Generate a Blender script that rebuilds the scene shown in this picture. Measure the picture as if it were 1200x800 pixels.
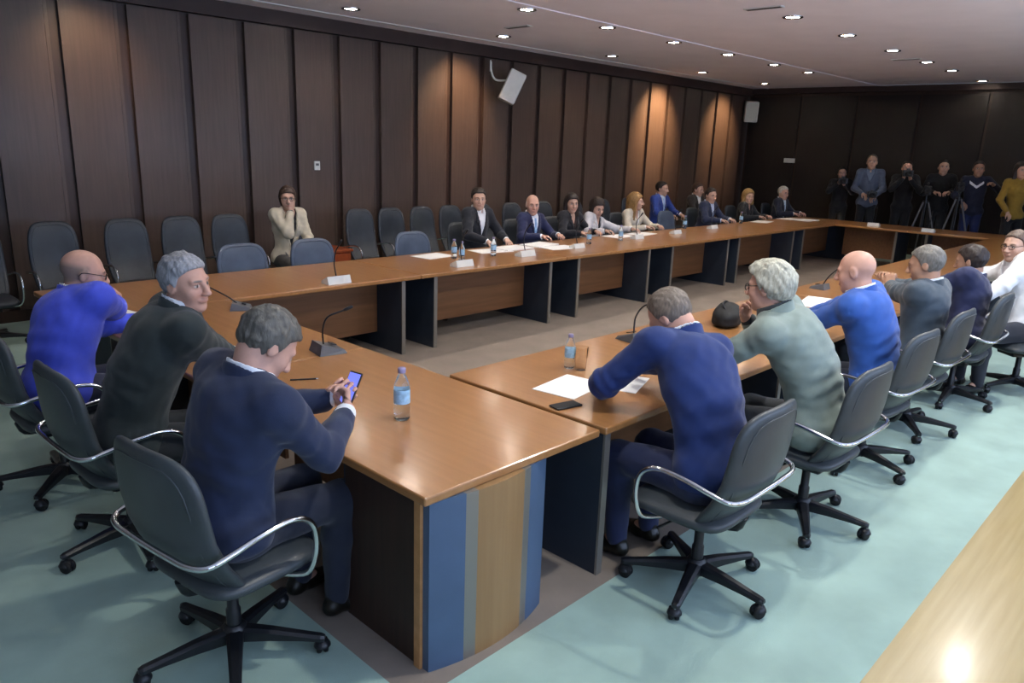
import bpy, math, random
import numpy as np
from mathutils import Vector, Matrix

random.seed(7)
for o in list(bpy.data.objects):
    bpy.data.objects.remove(o)
SC = bpy.context.scene
COL = SC.collection
PI = math.pi

# ---------------------------------------------------------------- camera
F_PX, YAW, PITCH, ROLL, CAM_H = 880.66, 0.758096442, -0.254633046, 0.0356604, 1.95
fw = np.array([math.cos(PITCH)*math.cos(YAW), math.cos(PITCH)*math.sin(YAW), math.sin(PITCH)])
rt = np.array([math.sin(YAW), -math.cos(YAW), 0.0])
up = np.cross(rt, fw)
RX = math.cos(ROLL)*rt + math.sin(ROLL)*up
UX = -math.sin(ROLL)*rt + math.cos(ROLL)*up
cam = bpy.data.cameras.new('camera')
cam.sensor_width = 36.0
cam.lens = F_PX/1200.0*36.0
cam.clip_start = 0.05
co = bpy.data.objects.new('camera', cam)
COL.objects.link(co)
M = Matrix.Identity(4)
for i in range(3):
    M[i][0], M[i][1], M[i][2] = RX[i], UX[i], -fw[i]
M[2][3] = CAM_H
co.matrix_world = M
SC.camera = co

def ray(px, py):
    return RX*((px-600)/F_PX) + UX*(-(py-400)/F_PX) + fw
def at_z(px, py, z):
    d = ray(px, py); t = (z-CAM_H)/d[2]
    return np.array([d[0]*t, d[1]*t, z])
def at_y(px, py, y):
    d = ray(px, py); t = y/d[1]
    return np.array([0, 0, CAM_H]) + d*t
def at_x(px, py, x):
    d = ray(px, py); t = x/d[0]
    return np.array([0, 0, CAM_H]) + d*t

# ---------------------------------------------------------------- light & exposure
SC.view_settings.view_transform = 'Standard'
SC.view_settings.look = 'None'
SC.view_settings.gamma = 1.0
SC.view_settings.use_curve_mapping = False
SC.view_settings.exposure = 0.10
LAMP_W = 42.0           # every ceiling downlight
LAMP_COL = (1.0, 0.94, 0.90)
WASH_W = 60.0           # the two warm wall washers
WINDOW_W = 104.0        # daylight per window
WINDOW_COL = (0.50, 0.66, 1.0)
WORLD_S = 0.90
w = bpy.data.worlds.new('world'); SC.world = w; w.use_nodes = True
w.node_tree.nodes['Background'].inputs[0].default_value = (0.62, 0.72, 0.9, 1)
w.node_tree.nodes['Background'].inputs[1].default_value = WORLD_S

# ---------------------------------------------------------------- materials
def lin(c):
    c = c/255.0
    return c/12.92 if c <= 0.04045 else ((c+0.055)/1.055)**2.4
def rgb(h):
    h = h.lstrip('#')
    return (lin(int(h[0:2], 16)), lin(int(h[2:4], 16)), lin(int(h[4:6], 16)), 1)
MATS = {}
def mat(name, col, rough=0.6, metal=0.0, var=0.0, scale=8.0, bump=0.0, bscale=200.0, stretch=(1, 1, 1), spec=0.5, coat=0.0, trans=0.0, ior=1.45, emit=None, es=0.0, attr=None, col2=None, island=0.0, sheen=0.0):
    if name in MATS: return MATS[name]
    m = bpy.data.materials.new(name); m.use_nodes = True
    nt = m.node_tree; b = nt.nodes['Principled BSDF']
    c = rgb(col) if isinstance(col, str) else col
    b.inputs['Base Color'].default_value = c
    b.inputs['Roughness'].default_value = rough
    b.inputs['Metallic'].default_value = metal
    b.inputs['Specular IOR Level'].default_value = spec
    b.inputs['Coat Weight'].default_value = coat
    b.inputs['Coat Roughness'].default_value = 0.15
    b.inputs['Transmission Weight'].default_value = trans
    b.inputs['IOR'].default_value = ior
    b.inputs['Sheen Weight'].default_value = sheen
    if emit:
        b.inputs['Emission Color'].default_value = rgb(emit); b.inputs['Emission Strength'].default_value = es
    tc = nt.nodes.new('ShaderNodeTexCoord'); mp = nt.nodes.new('ShaderNodeMapping')
    mp.inputs['Scale'].default_value = stretch
    nt.links.new(tc.outputs['Object'], mp.inputs['Vector'])
    src = None
    if attr:
        a = nt.nodes.new('ShaderNodeAttribute'); a.attribute_name = attr; src = a.outputs['Color']
    if var > 0 or col2:
        n = nt.nodes.new('ShaderNodeTexNoise'); n.inputs['Scale'].default_value = scale; n.inputs['Detail'].default_value = 6
        nt.links.new(mp.outputs['Vector'], n.inputs['Vector'])
        mx = nt.nodes.new('ShaderNodeMix'); mx.data_type = 'RGBA'
        d = [max(0, v*(1-var)) for v in c[:3]]+[1]; l = [min(1, v*(1+var)) for v in c[:3]]+[1]
        if col2: d = c; l = rgb(col2)
        mr = nt.nodes.new('ShaderNodeMapRange'); mr.inputs[1].default_value = 0.3; mr.inputs[2].default_value = 0.7
        nt.links.new(n.outputs['Fac'], mr.inputs[0]); nt.links.new(mr.outputs[0], mx.inputs['Factor'])
        mx.inputs['A'].default_value = d; mx.inputs['B'].default_value = l
        if src is None: src = mx.outputs['Result']
        else:
            m2 = nt.nodes.new('ShaderNodeMix'); m2.data_type = 'RGBA'; m2.blend_type = 'MULTIPLY'; m2.inputs['Factor'].default_value = 1
            mx.inputs['A'].default_value = (1-var, 1-var, 1-var, 1); mx.inputs['B'].default_value = (1, 1, 1, 1)
            nt.links.new(src, m2.inputs['A']); nt.links.new(mx.outputs['Result'], m2.inputs['B']); src = m2.outputs['Result']
    if island > 0:
        g = nt.nodes.new('ShaderNodeNewGeometry'); hs = nt.nodes.new('ShaderNodeHueSaturation')
        mr = nt.nodes.new('ShaderNodeMapRange'); mr.inputs[3].default_value = 1-island; mr.inputs[4].default_value = 1+island
        nt.links.new(g.outputs['Random Per Island'], mr.inputs[0]); nt.links.new(mr.outputs[0], hs.inputs['Value'])
        if src: nt.links.new(src, hs.inputs['Color'])
        else: hs.inputs['Color'].default_value = c
        src = hs.outputs['Color']
    if src: nt.links.new(src, b.inputs['Base Color'])
    if bump > 0:
        n2 = nt.nodes.new('ShaderNodeTexNoise'); n2.inputs['Scale'].default_value = bscale; n2.inputs['Detail'].default_value = 3
        nt.links.new(mp.outputs['Vector'], n2.inputs['Vector'])
        bp = nt.nodes.new('ShaderNodeBump'); bp.inputs['Strength'].default_value = bump; bp.inputs['Distance'].default_value = 0.004
        nt.links.new(n2.outputs['Fac'], bp.inputs['Height']); nt.links.new(bp.outputs['Normal'], b.inputs['Normal'])
    MATS[name] = m
    return m

def wood(name, c1, c2, axis, rough=0.35, coat=0.2, scale=3.0, island=0.0):
    st = [14, 14, 14]; st[axis] = 0.7
    return mat(name, c1, rough, var=0.2, col2=c2, scale=scale, stretch=st, coat=coat, island=island, bump=0.05, bscale=30)

m_table = wood('honey table veneer', '#98693c', '#a57547', 1, 0.28, 0.45, 2.0)
m_table_edge = wood('table edge wood', '#a97a4c', '#b98859', 0, 0.35, 0.2, 2.0)
m_modesty = wood('brown modesty veneer', '#6f4c2f', '#82593a', 0, 0.45, 0.1, 2.0)
m_strip = mat('pale aluminium strip', '#8f8b84', 0.4, 0.6)
m_leg = mat('dark blue grey laminate', '#29323e', 0.55, var=0.12, scale=5, bump=0.03)
m_base = mat('slate blue laminate', '#4a5e78', 0.5, var=0.1, scale=4, bump=0.03)
m_base_wood = wood('brown base strip wood', '#8c6b45', '#98774f', 2, 0.45, 0.1, 2.0)
m_leather = mat('grey blue leather', '#3a4043', 0.42, var=0.15, scale=6, bump=0.12, bscale=180, spec=0.6)
m_leather_lit = mat('grey blue leather lit', '#465264', 0.45, var=0.15, scale=6, bump=0.12, bscale=180, spec=0.6)  # same chair leather, stronger downlight on it put into the colour
m_leather_dim = mat('grey blue leather dim', '#30363d', 0.5, var=0.15, scale=6, bump=0.12, bscale=180)  # same chair leather where less light falls, dimness put into the colour
m_chrome = mat('chrome', '#d8dbe0', 0.14, 1.0)
m_black = mat('black plastic', '#1a1c20', 0.35, var=0.1, scale=20)
m_rubber = mat('black rubber', '#111214', 0.7, var=0.1, scale=20)
m_white = mat('white plastic', '#d9dad4', 0.45, var=0.04, scale=10)
m_paper = mat('white paper', '#f2f1ee', 0.8, var=0.03, scale=10)
m_grille = mat('pale speaker grille', '#b9bcb4', 0.7, var=0.15, scale=120)
m_grey = mat('grey microphone base', '#5a5b5e', 0.45, var=0.1, scale=20)
m_panel = wood('walnut wall panel', '#493b34', '#53443c', 2, 0.5, 0.08, 2.5, island=0.16)
m_batten = wood('dark wall batten', '#2e2019', '#3a281f', 2, 0.5, 0.1, 2.5)
m_fascia = mat('dark cornice wood', '#3a2c27', 0.55, var=0.12, scale=4)
m_ceiling = mat('painted ceiling', '#fbf5fa', 0.9, var=0.03, scale=2)
m_lampglow = mat('lamp diffuser', '#ffffff', 0.5, emit='#fff2e0', es=30.0)
m_carpet = mat('teal carpet', '#96b1a5', 0.95, var=0.14, scale=3.0, bump=0.4, bscale=350, sheen=0.2)
m_beige = mat('beige carpet', '#84796e', 0.95, var=0.10, scale=4.0, bump=0.3, bscale=300)
m_floorwood = wood('pale yellow parquet', '#9c8856', '#ab986a', 0, 0.3, 0.3, 2.0)
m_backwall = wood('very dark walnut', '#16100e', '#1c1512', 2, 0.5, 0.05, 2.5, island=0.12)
m_redwood = wood('red brown cabinet wood', '#8a3f1e', '#a04c24', 2, 0.4, 0.2, 2.0)
m_glass = mat('clear water bottle', '#e6f2fa', 0.05, trans=1.0, ior=1.33)
m_glass2 = mat('clear drinking glass', '#f4f1ea', 0.03, trans=1.0, ior=1.03)
m_label = mat('pale blue bottle label', '#9cc4e0', 0.5, var=0.2, scale=60)
m_cap = mat('bottle cap', '#8f86a8', 0.4, var=0.05)
m_screen = mat('lit phone screen', '#5060c0', 0.2, emit='#7c86f0', es=0.9)
m_wallplain = mat('plain wall paint', '#a8a39c', 0.8, var=0.04, scale=3)

# ---------------------------------------------------------------- mesh helpers
def link(name, me, parent=None, m=None, smooth=None):
    o = bpy.data.objects.new(name, me); COL.objects.link(o)
    if parent: o.parent = parent
    return o
class MB:
    def __init__(s): s.v = []; s.f = []; s.mi = []; s.sm = []; s.mats = []
    def mid(s, m):
        if m not in s.mats: s.mats.append(m)
        return s.mats.index(m)
    def add(s, vs, fs, m, smooth=False):
        b = len(s.v); k = s.mid(m)
        s.v += [tuple(map(float, v)) for v in vs]
        for f in fs:
            s.f.append(tuple(b+i for i in f)); s.mi.append(k); s.sm.append(smooth)
    def box(s, c, d, m, rot=None, bev=0.0):
        x, y, z = d[0]/2, d[1]/2, d[2]/2
        if bev <= 0:
            vs = [(a*x, b*y, e*z) for a in (-1, 1) for b in (-1, 1) for e in (-1, 1)]
            fs = [(0, 1, 3, 2), (4, 6, 7, 5), (0, 4, 5, 1), (2, 3, 7, 6), (0, 2, 6, 4), (1, 5, 7, 3)]
        else:
            bev = min(bev, x*.9, y*.9, z*.9)
            # rounded in plan + chamfered top and bottom
            prof = []
            for cx, cy, a0 in ((1, 1, 0), (-1, 1, 90), (-1, -1, 180), (1, -1, 270)):
                for q in range(4):
                    a = math.radians(a0+30*q); prof.append((cx*(x-bev), cy*(y-bev), math.cos(a), math.sin(a)))
            n = len(prof); vs = []
            for zz, rr in ((-z, .3), (-z+bev*.35, .8), (-z+bev, 1), (z-bev, 1), (z-bev*.35, .8), (z, .3)):
                for px, py, ca, sa in prof: vs.append((px+ca*bev*rr, py+sa*bev*rr, zz))
            fs = [tuple(range(n))[::-1], tuple(range(5*n, 6*n))]
            for r in range(5):
                for i in range(n):
                    j = (i+1) % n; fs.append((r*n+i, r*n+j, (r+1)*n+j, (r+1)*n+i))
        R = Matrix.Identity(3) if rot is None else rot
        s.add([Vector(c)+R @ Vector(v) for v in vs], fs, m)
        return s
    def prism(s, pts, z0, z1, m, smooth=False):
        n = len(pts)
        vs = [(p[0], p[1], z0) for p in pts]+[(p[0], p[1], z1) for p in pts]
        fs = [tuple(range(n))[::-1], tuple(range(n, 2*n))]
        s.add(vs, fs, m)
        s.add(vs, [(i, (i+1) % n, n+(i+1) % n, n+i) for i in range(n)], m, smooth)
        return s
    def tube(s, pts, r, m, n=10, caps=True, sub=0, closed=False):
        P = [Vector(p) for p in pts]
        rr = list(r) if hasattr(r, '__len__') else [r]*len(P)
        if sub:
            Q = []; q = []
            N = len(P); rng = range(N) if closed else range(N-1)
            for i in rng:
                p0 = P[(i-1) % N] if (closed or i > 0) else P[0]*2-P[1]
                p1 = P[i]; p2 = P[(i+1) % N]
                p3 = P[(i+2) % N] if (closed or i+2 < N) else P[-1]*2-P[-2]
                for k in range(sub):
                    t = k/sub
                    Q.append(0.5*((2*p1)+(p2-p0)*t+(2*p0-5*p1+4*p2-p3)*t*t+(3*p1-p0-3*p2+p3)*t**3))
                    q.append(rr[i]*(1-t)+rr[(i+1) % N]*t)
            if not closed: Q.append(P[-1]); q.append(rr[-1])
            P, rr = Q, q
        N = len(P); vs = []; prev = None
        for i in range(N):
            if closed: t = P[(i+1) % N]-P[i-1]
            else: t = P[min(i+1, N-1)]-P[max(i-1, 0)]
            t = t.normalized() if t.length > 1e-9 else Vector((0, 0, 1))
            if prev is None:
                a = Vector((0, 0, 1)) if abs(t.z) < .9 else Vector((1, 0, 0))
                u = t.cross(a).normalized()
            else:
                u = (prev-t*prev.dot(t)).normalized()
            prev = u; v = t.cross(u)
            for k in range(n):
                a = 2*PI*k/n; vs.append(P[i]+(u*math.cos(a)+v*math.sin(a))*rr[i])
        fs = []
        for i in range(N if closed else N-1):
            j = (i+1) % N
            for k in range(n):
                l = (k+1) % n; fs.append((i*n+k, i*n+l, j*n+l, j*n+k))
        s.add(vs, fs, m, True)
        if caps and not closed:
            s.add(vs[:n], [tuple(range(n))[::-1]], m); s.add(vs[-n:], [tuple(range(n))], m)
        return s
    def lathe(s, prof, m, n=20, c=(0, 0, 0), R=None):
        vs = []; R = R or Matrix.Identity(3)
        for r, z in prof:
            for k in range(n):
                a = 2*PI*k/n; vs.append(Vector(c)+R @ Vector((r*math.cos(a), r*math.sin(a), z)))
        fs = []
        for i in range(len(prof)-1):
            for k in range(n):
                l = (k+1) % n; fs.append((i*n+k, i*n+l, (i+1)*n+l, (i+1)*n+k))
        s.add(vs, fs, m, True)
        if prof[0][0] > 1e-4: s.add(vs[:n], [tuple(range(n))[::-1]], m)
        if prof[-1][0] > 1e-4: s.add(vs[-n:], [tuple(range(n))], m)
        return s
    def pad(s, outline, centre, frame, thick, m, nth=40, nr=6, dish=None, pw=4.0):
        """closed cushion: outline(th)->(a,b); frame=(A,B,N); thickness falls off at the rim"""
        A, B, N = [Vector(q) for q in frame]; C = Vector(centre)
        vs = []; fs = []
        def P(r, th, sgn):
            a, b = outline(th); a *= r; b *= r
            off = dish(a, b) if dish else 0.0
            return C+A*a+B*b+N*(off+sgn*thick*max(0.0, 1-r**pw)**.5)
        rings = [i/nr for i in range(1, nr)]+[.955, .985]
        for sgn in (1, -1):
            base = len(vs); vs.append(P(0, 0, sgn))
            for r in rings:
                for k in range(nth): vs.append(P(r, 2*PI*k/nth, sgn))
            for k in range(nth):
                l = (k+1) % nth
                t = (base, base+1+k, base+1+l); fs.append(t if sgn > 0 else t[::-1])
                for i in range(len(rings)-1):
                    q = (base+1+i*nth+k, base+1+(i+1)*nth+k, base+1+(i+1)*nth+l, base+1+i*nth+l)
                    fs.append(q if sgn > 0 else q[::-1])
        b0 = 1+(len(rings)-1)*nth; b1 = len(vs)//2+b0; rim = len(vs)
        for k in range(nth): vs.append(P(1, 2*PI*k/nth, 1))
        for k in range(nth):
            l = (k+1) % nth
            fs.append((b0+k, rim+k, rim+l, b0+l)); fs.append((b1+l, rim+l, rim+k, b1+k))
        s.add(vs, fs, m, True)
        return s
    def build(s, name, parent=None):
        me = bpy.data.meshes.new(name); me.from_pydata(s.v, [], s.f)
        for m in s.mats: me.materials.append(m)
        me.polygons.foreach_set('material_index', s.mi); me.polygons.foreach_set('use_smooth', s.sm)
        me.update()
        return link(name, me, parent)
def tag(o, label=None, cat=None, group=None, kind=None):
    if label: o['label'] = label
    if cat: o['category'] = cat
    if group: o['group'] = group
    if kind: o['kind'] = kind
    return o
def thing(name, label, cat, loc=(0, 0, 0), rz=0.0, group=None):
    o = bpy.data.objects.new(name, None); COL.objects.link(o)
    o.empty_display_size = 0.05
    o.location = [float(c) for c in loc]; o.rotation_euler = (0, 0, rz)
    return tag(o, label, cat, group)
def struct(o):
    o['kind'] = 'structure'; return o
def copy_tree(o, parent=None):
    c = o.copy(); COL.objects.link(c)
    if parent: c.parent = parent
    for ch in list(o.children): copy_tree(ch, c)
    return c
def Rz(a): return Matrix.Rotation(a, 3, 'Z')
def Rx(a): return Matrix.Rotation(a, 3, 'X')
def Ry(a): return Matrix.Rotation(a, 3, 'Y')
def sup(a, b, e=4.0):
    def f(th):
        c, s_ = math.cos(th), math.sin(th)
        return (a*math.copysign(abs(c)**(2/e), c), b*math.copysign(abs(s_)**(2/e), s_))
    return f

# ---------------------------------------------------------------- implicit surfaces for bodies, hair and clothes
def V3(*a): return np.array(a, dtype=np.float64)
def unit(v): v = np.asarray(v, float); return v/(np.linalg.norm(v)+1e-12)
def d_cap(X, Y, Z, a, b, ra, rb):
    ba = b-a; L2 = float(ba@ba)+1e-12
    px, py, pz = X-a[0], Y-a[1], Z-a[2]
    t = np.clip((px*ba[0]+py*ba[1]+pz*ba[2])/L2, 0, 1)
    return np.sqrt((px-t*ba[0])**2+(py-t*ba[1])**2+(pz-t*ba[2])**2)-(ra+(rb-ra)*t)
def d_ell(X, Y, Z, c, r, R):
    px, py, pz = X-c[0], Y-c[1], Z-c[2]
    u = (px*R[0][0]+py*R[0][1]+pz*R[0][2]); v = (px*R[1][0]+py*R[1][1]+pz*R[1][2]); q = (px*R[2][0]+py*R[2][1]+pz*R[2][2])
    k0 = np.sqrt((u/r[0])**2+(v/r[1])**2+(q/r[2])**2); k1 = np.sqrt((u/r[0]**2)**2+(v/r[1]**2)**2+(q/r[2]**2)**2)+1e-9
    return k0*(k0-1)/k1
def smin(a, b, k):
    if k <= 0: return np.minimum(a, b)
    h = np.maximum(k-np.abs(a-b), 0)/k
    return np.minimum(a, b)-h*h*k*0.25
I3 = np.eye(3)
def vmax(L):
    r = L[0]
    for q in L[1:]: r = np.maximum(r, q)
    return r
class Prim:
    def __init__(s, kind, p, k=0.02, sub=False): s.kind, s.p, s.k, s.sub = kind, p, k, sub
    def bbox(s):
        if s.kind == 'cap':
            a, b, ra, rb = s.p; r = max(ra, rb); return np.minimum(a, b)-r, np.maximum(a, b)+r
        c, r, R = s.p; e = np.sqrt(((np.asarray(R)*np.asarray(r)[:, None])**2).sum(0)); return c-e, c+e
    def ev(s, X, Y, Z): return d_cap(X, Y, Z, *s.p) if s.kind == 'cap' else d_ell(X, Y, Z, *s.p)
    def infl(s, g, k=None):
        k = s.k if k is None else k
        if s.kind == 'cap': a, b, ra, rb = s.p; return Prim('cap', (a, b, ra+g, rb+g), k, s.sub)
        c, r, R = s.p; return Prim('ell', (c, np.asarray(r)+g, R), k, s.sub)
def cap(a, b, ra, rb=None, k=0.02, sub=False): return Prim('cap', (np.asarray(a, float), np.asarray(b, float), ra, ra if rb is None else rb), k, sub)
def ell(c, r, R=I3, k=0.02, sub=False): return Prim('ell', (np.asarray(c, float), np.asarray(r, float), np.asarray(R, float)), k, sub)
class Field:
    def __init__(s, prims, h, pad=0.03, like=None):
        lo = hi = None
        if like is not None: lo, hi = like.lo, like.lo+like.h*(like.n-1)
        if lo is None:
            bb = [p.bbox() for p in prims if not p.sub]
            lo = np.min([b[0] for b in bb], 0)-pad; hi = np.max([b[1] for b in bb], 0)+pad
        s.lo, s.h = np.asarray(lo), h
        n = np.ceil((np.asarray(hi)-s.lo)/h).astype(int)+1 if like is None else like.n
        s.n = n; s.ax = [s.lo[i]+h*np.arange(n[i]) for i in range(3)]
        s.v = np.full(n, 0.2, dtype=np.float32)
        for p in prims: s.put(p)
    def put(s, p):
        a, b = p.bbox(); m = max(p.k, 0.0)+3*s.h+0.012
        i0 = np.maximum(np.floor((a-m-s.lo)/s.h).astype(int), 0); i1 = np.minimum(np.ceil((b+m-s.lo)/s.h).astype(int)+1, s.n)
        if (i1 <= i0).any(): return
        sl = tuple(slice(i0[i], i1[i]) for i in range(3))
        X = s.ax[0][sl[0]][:, None, None]; Y = s.ax[1][sl[1]][None, :, None]; Z = s.ax[2][sl[2]][None, None, :]
        d = p.ev(X, Y, Z).astype(np.float32)
        s.v[sl] = -smin(-s.v[sl], d, p.k) if p.sub else smin(s.v[sl], d, p.k)
    def grid(s): return s.ax[0][:, None, None], s.ax[1][None, :, None], s.ax[2][None, None, :]
    def local(s, c, R):
        """coordinates along the rows of R about c"""
        X, Y, Z = s.grid(); X, Y, Z = X-c[0], Y-c[1], Z-c[2]
        return [X*R[i][0]+Y*R[i][1]+Z*R[i][2] for i in range(3)]
    def mesh(s):
        v = s.v; h = s.h
        g = v < 0
        c = np.zeros(tuple(np.array(v.shape)-1), np.int8)
        for i in (0, 1):
            for j in (0, 1):
                for k in (0, 1): c += g[i:v.shape[0]-1+i, j:v.shape[1]-1+j, k:v.shape[2]-1+k]
        act = (c > 0) & (c < 8)
        I, J, K = np.nonzero(act)
        N = len(I)
        if N == 0: return np.zeros((0, 3)), np.zeros((0, 4), int)
        idx = np.full(act.shape, -1, np.int32); idx[I, J, K] = np.arange(N)
        acc = np.zeros((N, 3)); cnt = np.zeros(N)
        cr = [(i, j, k) for i in (0, 1) for j in (0, 1) for k in (0, 1)]
        vals = {q: v[I+q[0], J+q[1], K+q[2]] for q in cr}
        for a in cr:
            for d in range(3):
                if a[d]: continue
                b = list(a); b[d] = 1; b = tuple(b)
                va, vb = vals[a], vals[b]; x = (va < 0) != (vb < 0)
                t = va[x]/(va[x]-vb[x])
                pt = np.tile(np.array(a, float), (x.sum(), 1)); pt[:, d] = t
                acc[x] += pt; cnt[x] += 1
        P = acc/cnt[:, None]+np.stack([I, J, K], 1)
        P = s.lo+P*h
        F = []
        for d in range(3):
            e, f_ = (d+1) % 3, (d+2) % 3
            sl0 = [slice(1, -1)]*3; sl1 = [slice(1, -1)]*3
            sl0[d] = slice(0, -1); sl1[d] = slice(1, None)
            A, B = g[tuple(sl0)], g[tuple(sl1)]
            x = np.nonzero(A != B)
            base = np.stack(x, 1); base[:, e] += 1; base[:, f_] += 1
            def cell(de, df):
                q = base.copy(); q[:, e] += de; q[:, f_] += df
                return idx[q[:, 0], q[:, 1], q[:, 2]]
            Q = np.stack([cell(-1, -1), cell(0, -1), cell(0, 0), cell(-1, 0)], 1)
            flip = ~A[x]
            Q[flip] = Q[flip][:, ::-1]
            F.append(Q[(Q >= 0).all(1)])
        return P, np.concatenate(F)
def np_mesh(name, P, F, mats, parent=None, col=None, sm_it=1):
    if len(P) == 0: return None
    for _ in range(sm_it):                       # light tangential smoothing
        acc = np.zeros_like(P); cnt = np.zeros(len(P))
        for a, b in ((0, 1), (1, 2), (2, 3), (3, 0)):
            np.add.at(acc, F[:, a], P[F[:, b]]); np.add.at(acc, F[:, b], P[F[:, a]])
            np.add.at(cnt, F[:, a], 1); np.add.at(cnt, F[:, b], 1)
        P = P*0.5+0.5*acc/np.maximum(cnt, 1)[:, None]
    me = bpy.data.meshes.new(name)
    n, m = len(P), len(F)
    me.vertices.add(n); me.vertices.foreach_set('co', P.astype(np.float32).ravel())
    me.loops.add(4*m); me.loops.foreach_set('vertex_index', F.astype(np.int32).ravel())
    me.polygons.add(m); me.polygons.foreach_set('loop_start', np.arange(0, 4*m, 4, dtype=np.int32))
    me.polygons.foreach_set('loop_total', np.full(m, 4, np.int32))
    me.polygons.foreach_set('use_smooth', np.ones(m, bool))
    me.update(calc_edges=True); me.validate()
    for q in (mats if isinstance(mats, (list, tuple)) else [mats]): me.materials.append(q)
    if col is not None:
        a = me.color_attributes.new('tint', 'FLOAT_COLOR', 'POINT')
        a.data.foreach_set('color', np.concatenate([col, np.ones((n, 1))], 1).astype(np.float32).ravel())
    return link(name, me, parent)
_rs = np.random.RandomState(3)
_WD = [(unit(_rs.normal(size=3)), _rs.uniform(0, 6.28)) for _ in range(24)]
def wob(X, Y, Z, f, o=0, n=5):
    s = 0.0
    for i in range(n):
        d, ph = _WD[(o+i) % 24]; e, p2 = _WD[(o+i+9) % 24]
        q = f*(0.7+0.22*i)
        s = s+np.sin(q*(X*d[0]+Y*d[1]+Z*d[2])+ph+1.4*np.sin(.6*q*(X*e[0]+Y*e[1]+Z*e[2])+p2))
    return s/n

m_skin = mat('skin', '#c79a80', 0.5, attr='tint', var=0.06, scale=60, bump=0.04, bscale=500, spec=0.4)
def cloth(col, rough=0.85, var=0.10): return mat('cloth '+col, col, rough, var=var, scale=14, bump=0.25, bscale=420, sheen=0.15)
def hairm(col): return mat('hair '+col, col, 0.55, var=0.35, scale=90, stretch=(1, 1, .25), bump=0.5, bscale=160)
m_frame = mat('dark glasses frame', '#1c1815', 0.3, var=0.1)
m_lens = mat('spectacle lens', '#f4f8fa', 0.02, trans=1.0, ior=1.02)
SKIN = {'fair': (0.56, 0.345, 0.255), 'pink': (0.58, 0.33, 0.25), 'tan': (0.44, 0.25, 0.165), 'pale': (0.64, 0.43, 0.33)}

def bez(a, c, b, t): return (1-t)**2*a+2*t*(1-t)*c+t*t*b
def ik(S, W, l1, l2, pole):
    d = W-S; L = np.linalg.norm(d); Lm = (l1+l2)*0.995
    if L > Lm: W = S+d/L*Lm; d = W-S; L = Lm
    L = max(L, abs(l1-l2)+.01)
    a = (l1*l1-l2*l2+L*L)/(2*L); hgt = math.sqrt(max(l1*l1-a*a, 1e-6))
    u = unit(d); p = np.asarray(pole, float); p = unit(p-u*(p@u))
    return S+u*a+p*hgt, W
def head_prims(s, k=1.0):
    P = []
    e = lambda c, r, kk=.02, sub=False: P.append(ell(V3(*c)*s, V3(*r)*s, I3, kk*s, sub))
    c_ = lambda a, b, ra, rb, kk=.015, sub=False: P.append(cap(V3(*a)*s, V3(*b)*s, ra*s, rb*s, kk*s, sub))
    e((-.014, 0, .030), (.100, .077, .090))
    e((.028, 0, -.025), (.064, .061, .085), .03)
    e((.034, 0, -.078), (.048, .050, .036), .03)
    e((.074, 0, -.100), (.019, .022, .016), .03)
    for q in (1, -1):
        e((.058, q*.037, -.030), (.026, .024, .026), .03)
        c_((.086, q*.014, .026), (.076, q*.044, .024), .0105, .009, .018)
        e((.098, q*.031, .006), (.017, .018, .011), .016, True)
        e((.076, q*.031, .004), (.0150, .0160, .0135), .006)
        e((-.008, q*.077, -.004), (.020, .010, .034), .012)
        e((-.002, q*.088, -.000), (.010, .006, .017), .008, True)
        e((.106, q*.011, -.033), (.011, .009, .008), .010)
    c_((.094, 0, .014), (.118, 0, -.026), .008, .0125, .016)
    c_((.090, -.018, -.063), (.090, .018, -.063), .0075, .0075, .012)
    c_((.094, -.008, -.062), (.094, .008, -.062), .0085, .0085, .010)
    c_((.104, -.020, -.0632), (.104, .020, -.0632), .0022, .0022, .004, True)
    return P
def rotp(prims, R, T):
    out = []
    R = np.asarray(R)             # columns of R = images of the local axes
    for p in prims:
        if p.kind == 'cap': a, b, ra, rb = p.p; out.append(Prim('cap', (R@a+T, R@b+T, ra, rb), p.k, p.sub))
        else: c, r, Q = p.p; out.append(Prim('ell', (R@c+T, r, np.asarray(Q)@R.T), p.k, p.sub))
    return out
def eul(yaw, pitch, roll):
    """columns forward, left, up; pitch > 0 looks down"""
    a, b, c = [math.radians(q) for q in (yaw, pitch, roll)]
    Y = np.array([[math.cos(a), -math.sin(a), 0], [math.sin(a), math.cos(a), 0], [0, 0, 1]])
    P = np.array([[math.cos(b), 0, math.sin(b)], [0, 1, 0], [-math.sin(b), 0, math.cos(b)]])
    R = np.array([[1, 0, 0], [0, math.cos(c), -math.sin(c)], [0, math.sin(c), math.cos(c)]])
    return Y@P@R
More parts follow.
